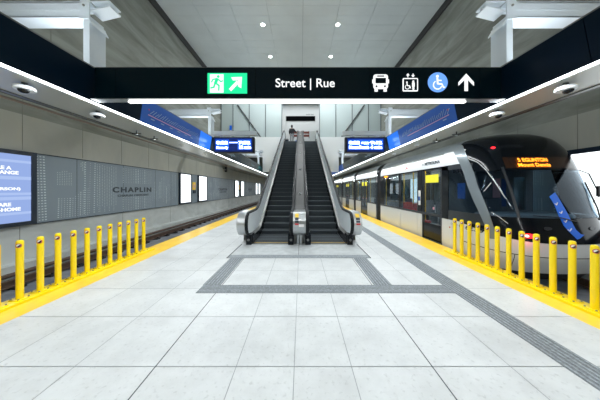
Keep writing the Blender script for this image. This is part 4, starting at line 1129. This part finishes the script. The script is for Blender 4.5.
# cab interior
MB().box(TX-1.25, TX+.72, 5.94, 5.97, 0, 2.5).box(TX+1.08, TX+1.25, 5.94, 5.97, 0, 2.5).box(TX+.72, TX+1.08, 5.94, 5.97, 0, 1.0).box(TX+.72, TX+1.08, 5.94, 5.97, 1.95, 2.5).build('cab_partition', M['inner_dk'], tram)
MB().box(TX+.72, TX+1.08, 5.95, 5.96, 1.0, 1.95).build('cab_door_window', M['sideglass'], tram)
MB().box(TX+.1, TX+.32, 5.925, 5.938, 1.1, 1.9).build('cab_notice', M['pink'], tram)
MB().box(TX+.36, TX+.48, 5.925, 5.938, 1.1, 1.9).build('cab_notice', M['posterblue'], tram)
MB().box(TX-.95, TX+.95, 4.75, 5.35, .6, 1.02).build('dashboard', M['inner'], tram, bevel=.05)
MB().box(TX-1.2, TX+1.2, 5.3, 5.94, -.1, 0).build('cab_floor', M['inner_dk'], tram)
st = MB().box(TX-.25, TX+.25, 5.45, 5.85, .45, .55).build('driver_seat', M['seatgrey'], tram, bevel=.03)
MB().box(TX-.22, TX+.22, 5.78, 5.88, .55, 1.35).build('driver_seat_back', M['seatgrey'], st, bevel=.03)
MB().box(TX-.1, TX+.1, 5.55, 5.75, 0, .45).build('driver_seat_post', M['inner_dk'], st)
MB().box(TX-1.28, TX-1.27, 5.2, 5.45, 1.35, 1.75).build('window_notice', M['posterblue'], tram)

# ================================================================ upper landing: person, cabinet, barrier
def skinned(name, verts, edges, radii, m, parent, root=0, sub=2):
    me = bpy.data.meshes.new(name); me.from_pydata(verts, edges, []); me.materials.append(m)
    o = bpy.data.objects.new(name, me); C.objects.link(o)
    o.modifiers.new('skin', 'SKIN'); s2 = o.modifiers.new('sub', 'SUBSURF'); s2.levels = sub; s2.render_levels = sub
    sv = me.skin_vertices[0].data
    for i, r in enumerate(radii): sv[i].radius = r if isinstance(r, tuple) else (r, r); sv[i].use_root = (i == root)
    if parent: o.parent = parent
    return o
pr = thing('person', 'person in dark coat and grey trousers standing atop the left escalator', 'person', (-.86, 19.42, RISE+.012))
pr.rotation_euler = (0, 0, PI)
V = [(0,0,.93),(0,0,1.12),(0,0,1.36),(0,-.01,1.47),(0,-.01,1.56),(.09,0,.90),(.10,-.02,.50),(.10,.02,.09),(.10,-.12,.04),(-.09,0,.90),(-.10,.03,.50),(-.10,.08,.09),(-.10,-.06,.04),
     (-.17,0,1.38),(-.30,-.04,1.18),(-.45,-.08,1.08),(-.52,-.10,1.06),(.17,0,1.38),(.23,.03,1.12),(.20,-.10,.90),(.20,-.13,.83)]
E = [(0,1),(1,2),(2,3),(3,4),(0,5),(5,6),(6,7),(7,8),(0,9),(9,10),(10,11),(11,12),(2,13),(13,14),(14,15),(15,16),(2,17),(17,18),(18,19),(19,20)]
Rr = [(.14,.10),(.13,.10),(.15,.10),.055,.055,.085,.06,.042,.035,.085,.06,.042,.035,.06,.045,.032,.03,.06,.045,.032,.03]
skinned('body', V, E, Rr, M['skin'], pr)
hd = MB().lathe((0, -.01, 1.53), [(.03, 0), (.065, .03), (.078, .08), (.082, .13), (.07, .19), (.04, .22), (.01, .23)], 18).build('head', M['skin'], None, smooth=True); hd.parent = pr
MB().box(-.012, .012, -.105, -.085, 1.62, 1.65).build('nose', M['skin'], None).parent = hd
for x in (-.03, .03): MB().lathe((x, -.085, 1.66), [(.004, -.006), (.009, 0), (.004, .006)], 8).build('eye', M['black'], None).parent = hd
hr = MB().lathe((0, .01, 1.50), [(.05, 0), (.085, .04), (.093, .12), (.095, .18), (.08, .24), (.045, .265), (.01, .275)], 18).build('hair', M['hair'], None, smooth=True); hr.parent = pr
hr.location = (0, .015, 0)
ct = [(0,0,.80),(0,0,1.10),(0,0,1.38),(-.18,0,1.38),(-.30,-.04,1.18),(-.44,-.08,1.09),(.18,0,1.38),(.24,.03,1.12),(.205,-.08,.93)]
skinned('coat', ct, [(0,1),(1,2),(2,3),(3,4),(4,5),(2,6),(6,7),(7,8)], [(.27,.19),(.22,.17),(.17,.14),.08,.07,.055,.08,.07,.055], M['coat'], pr)
tv = [(0,0,.92),(.09,0,.88),(.10,-.02,.50),(.10,.02,.12),(-.09,0,.88),(-.10,.03,.50),(-.10,.08,.12)]
skinned('trousers', tv, [(0,1),(1,2),(2,3),(0,4),(4,5),(5,6)], [(.15,.11),.10,.075,.065,.10,.075,.065], M['trousers'], pr)
for s_, hx, hy, hz_ in ((-1, -.53, -.105, 1.06), (1, .20, -.135, .82)):
    for k in range(4):
        q = (k-1.5)*.018
        if s_ < 0: pts = [(hx+.01, hy+q, hz_), (hx-.045, hy+q-.01, hz_+.004), (hx-.07, hy+q-.01, hz_-.02-.004*abs(k-1))]
        else: pts = [(hx, hy+q, hz_), (hx, hy+q-.005, hz_-.05), (hx+.012, hy+q-.008, hz_-.078+.004*abs(k-1))]
        MB().tube(pts, .009, 6).build('finger', M['skin'], None).parent = pr
    MB().tube([(hx-.01*s_, hy-.03, hz_), (hx+.02*s_, hy-.055, hz_-.01)], .010, 6).build('thumb', M['skin'], None).parent = pr
for x, y in ((.10, -.03), (-.10, .03)):
    MB().hexa([(x-.045, y-.16, 0), (x+.045, y-.16, 0), (x+.045, y+.12, 0), (x-.045, y+.12, 0), (x-.035, y-.13, .06), (x+.035, y-.13, .06), (x+.04, y+.10, .10), (x-.04, y+.10, .10)]).build('shoe', M['black'], None, bevel=.01).parent = pr
def bag(x, y, lab, w_, h_, m):
    t = thing('bag', lab, 'bag', (x, y, 5.866))
    MB().hexa([(x-w_/2, y-.13, 5.866), (x+w_/2, y-.13, 5.866), (x+w_/2, y+.13, 5.866), (x-w_/2, y+.13, 5.866), (x-w_*.42, y-.08, 5.866+h_), (x+w_*.42, y-.08, 5.866+h_), (x+w_*.42, y+.08, 5.866+h_), (x-w_*.42, y+.08, 5.866+h_)]).build('bag_body', m, t, bevel=.03)
    MB().tube([(x-w_*.25, y, 5.866+h_), (x-w_*.2, y, 5.95+h_), (x+w_*.2, y, 5.95+h_), (x+w_*.25, y, 5.866+h_)], .012, 6).build('bag_handle', M['black'], t)
    MB().box(x-w_*.3, x+w_*.3, y-.145, y-.12, 5.90, 5.90+h_*.35).build('bag_pocket', M['white_st'], t)
bag(-1.30, 19.45, 'dark blue bag on the floor left of the person upstairs', .30, .42, M['frame'])
bag(-.38, 19.5, 'bright blue and white bag on the floor right of the person upstairs', .36, .30, M['vivid_blue'])
t = thing('barrier', 'red-brown low barrier with white base behind the top of the escalators', 'barrier', (.1, 21.0, RISE))
MB().box(-.75, .85, 20.95, 21.05, 7.24, 7.46).build('top_rail', M['brownred'], t)
MB().box(-.75, .85, 20.95, 21.05, 6.92, 7.14).build('middle_rail', M['brownred'], t)
MB().box(-.75, .85, 20.93, 21.07, RISE, 6.75).build('base_panel', M['whitewall'], t)
for x in (-.72, 0.05, .82): MB().box(x-.03, x+.03, 20.96, 21.04, RISE, 7.5).build('post', M['rod'], t)
t = thing('cabinet', 'tall white cabinet beside the top of the right escalator', 'cabinet', (1.13, 20.5, RISE))
MB().box(.84, 1.42, 20.3, 20.7, RISE, 7.36).build('cabinet_body', M['whitewall'], t, bevel=.01)
MB().box(.87, 1.39, 20.285, 20.3, 5.95, 7.30).build('cabinet_door', M['clad'], t)
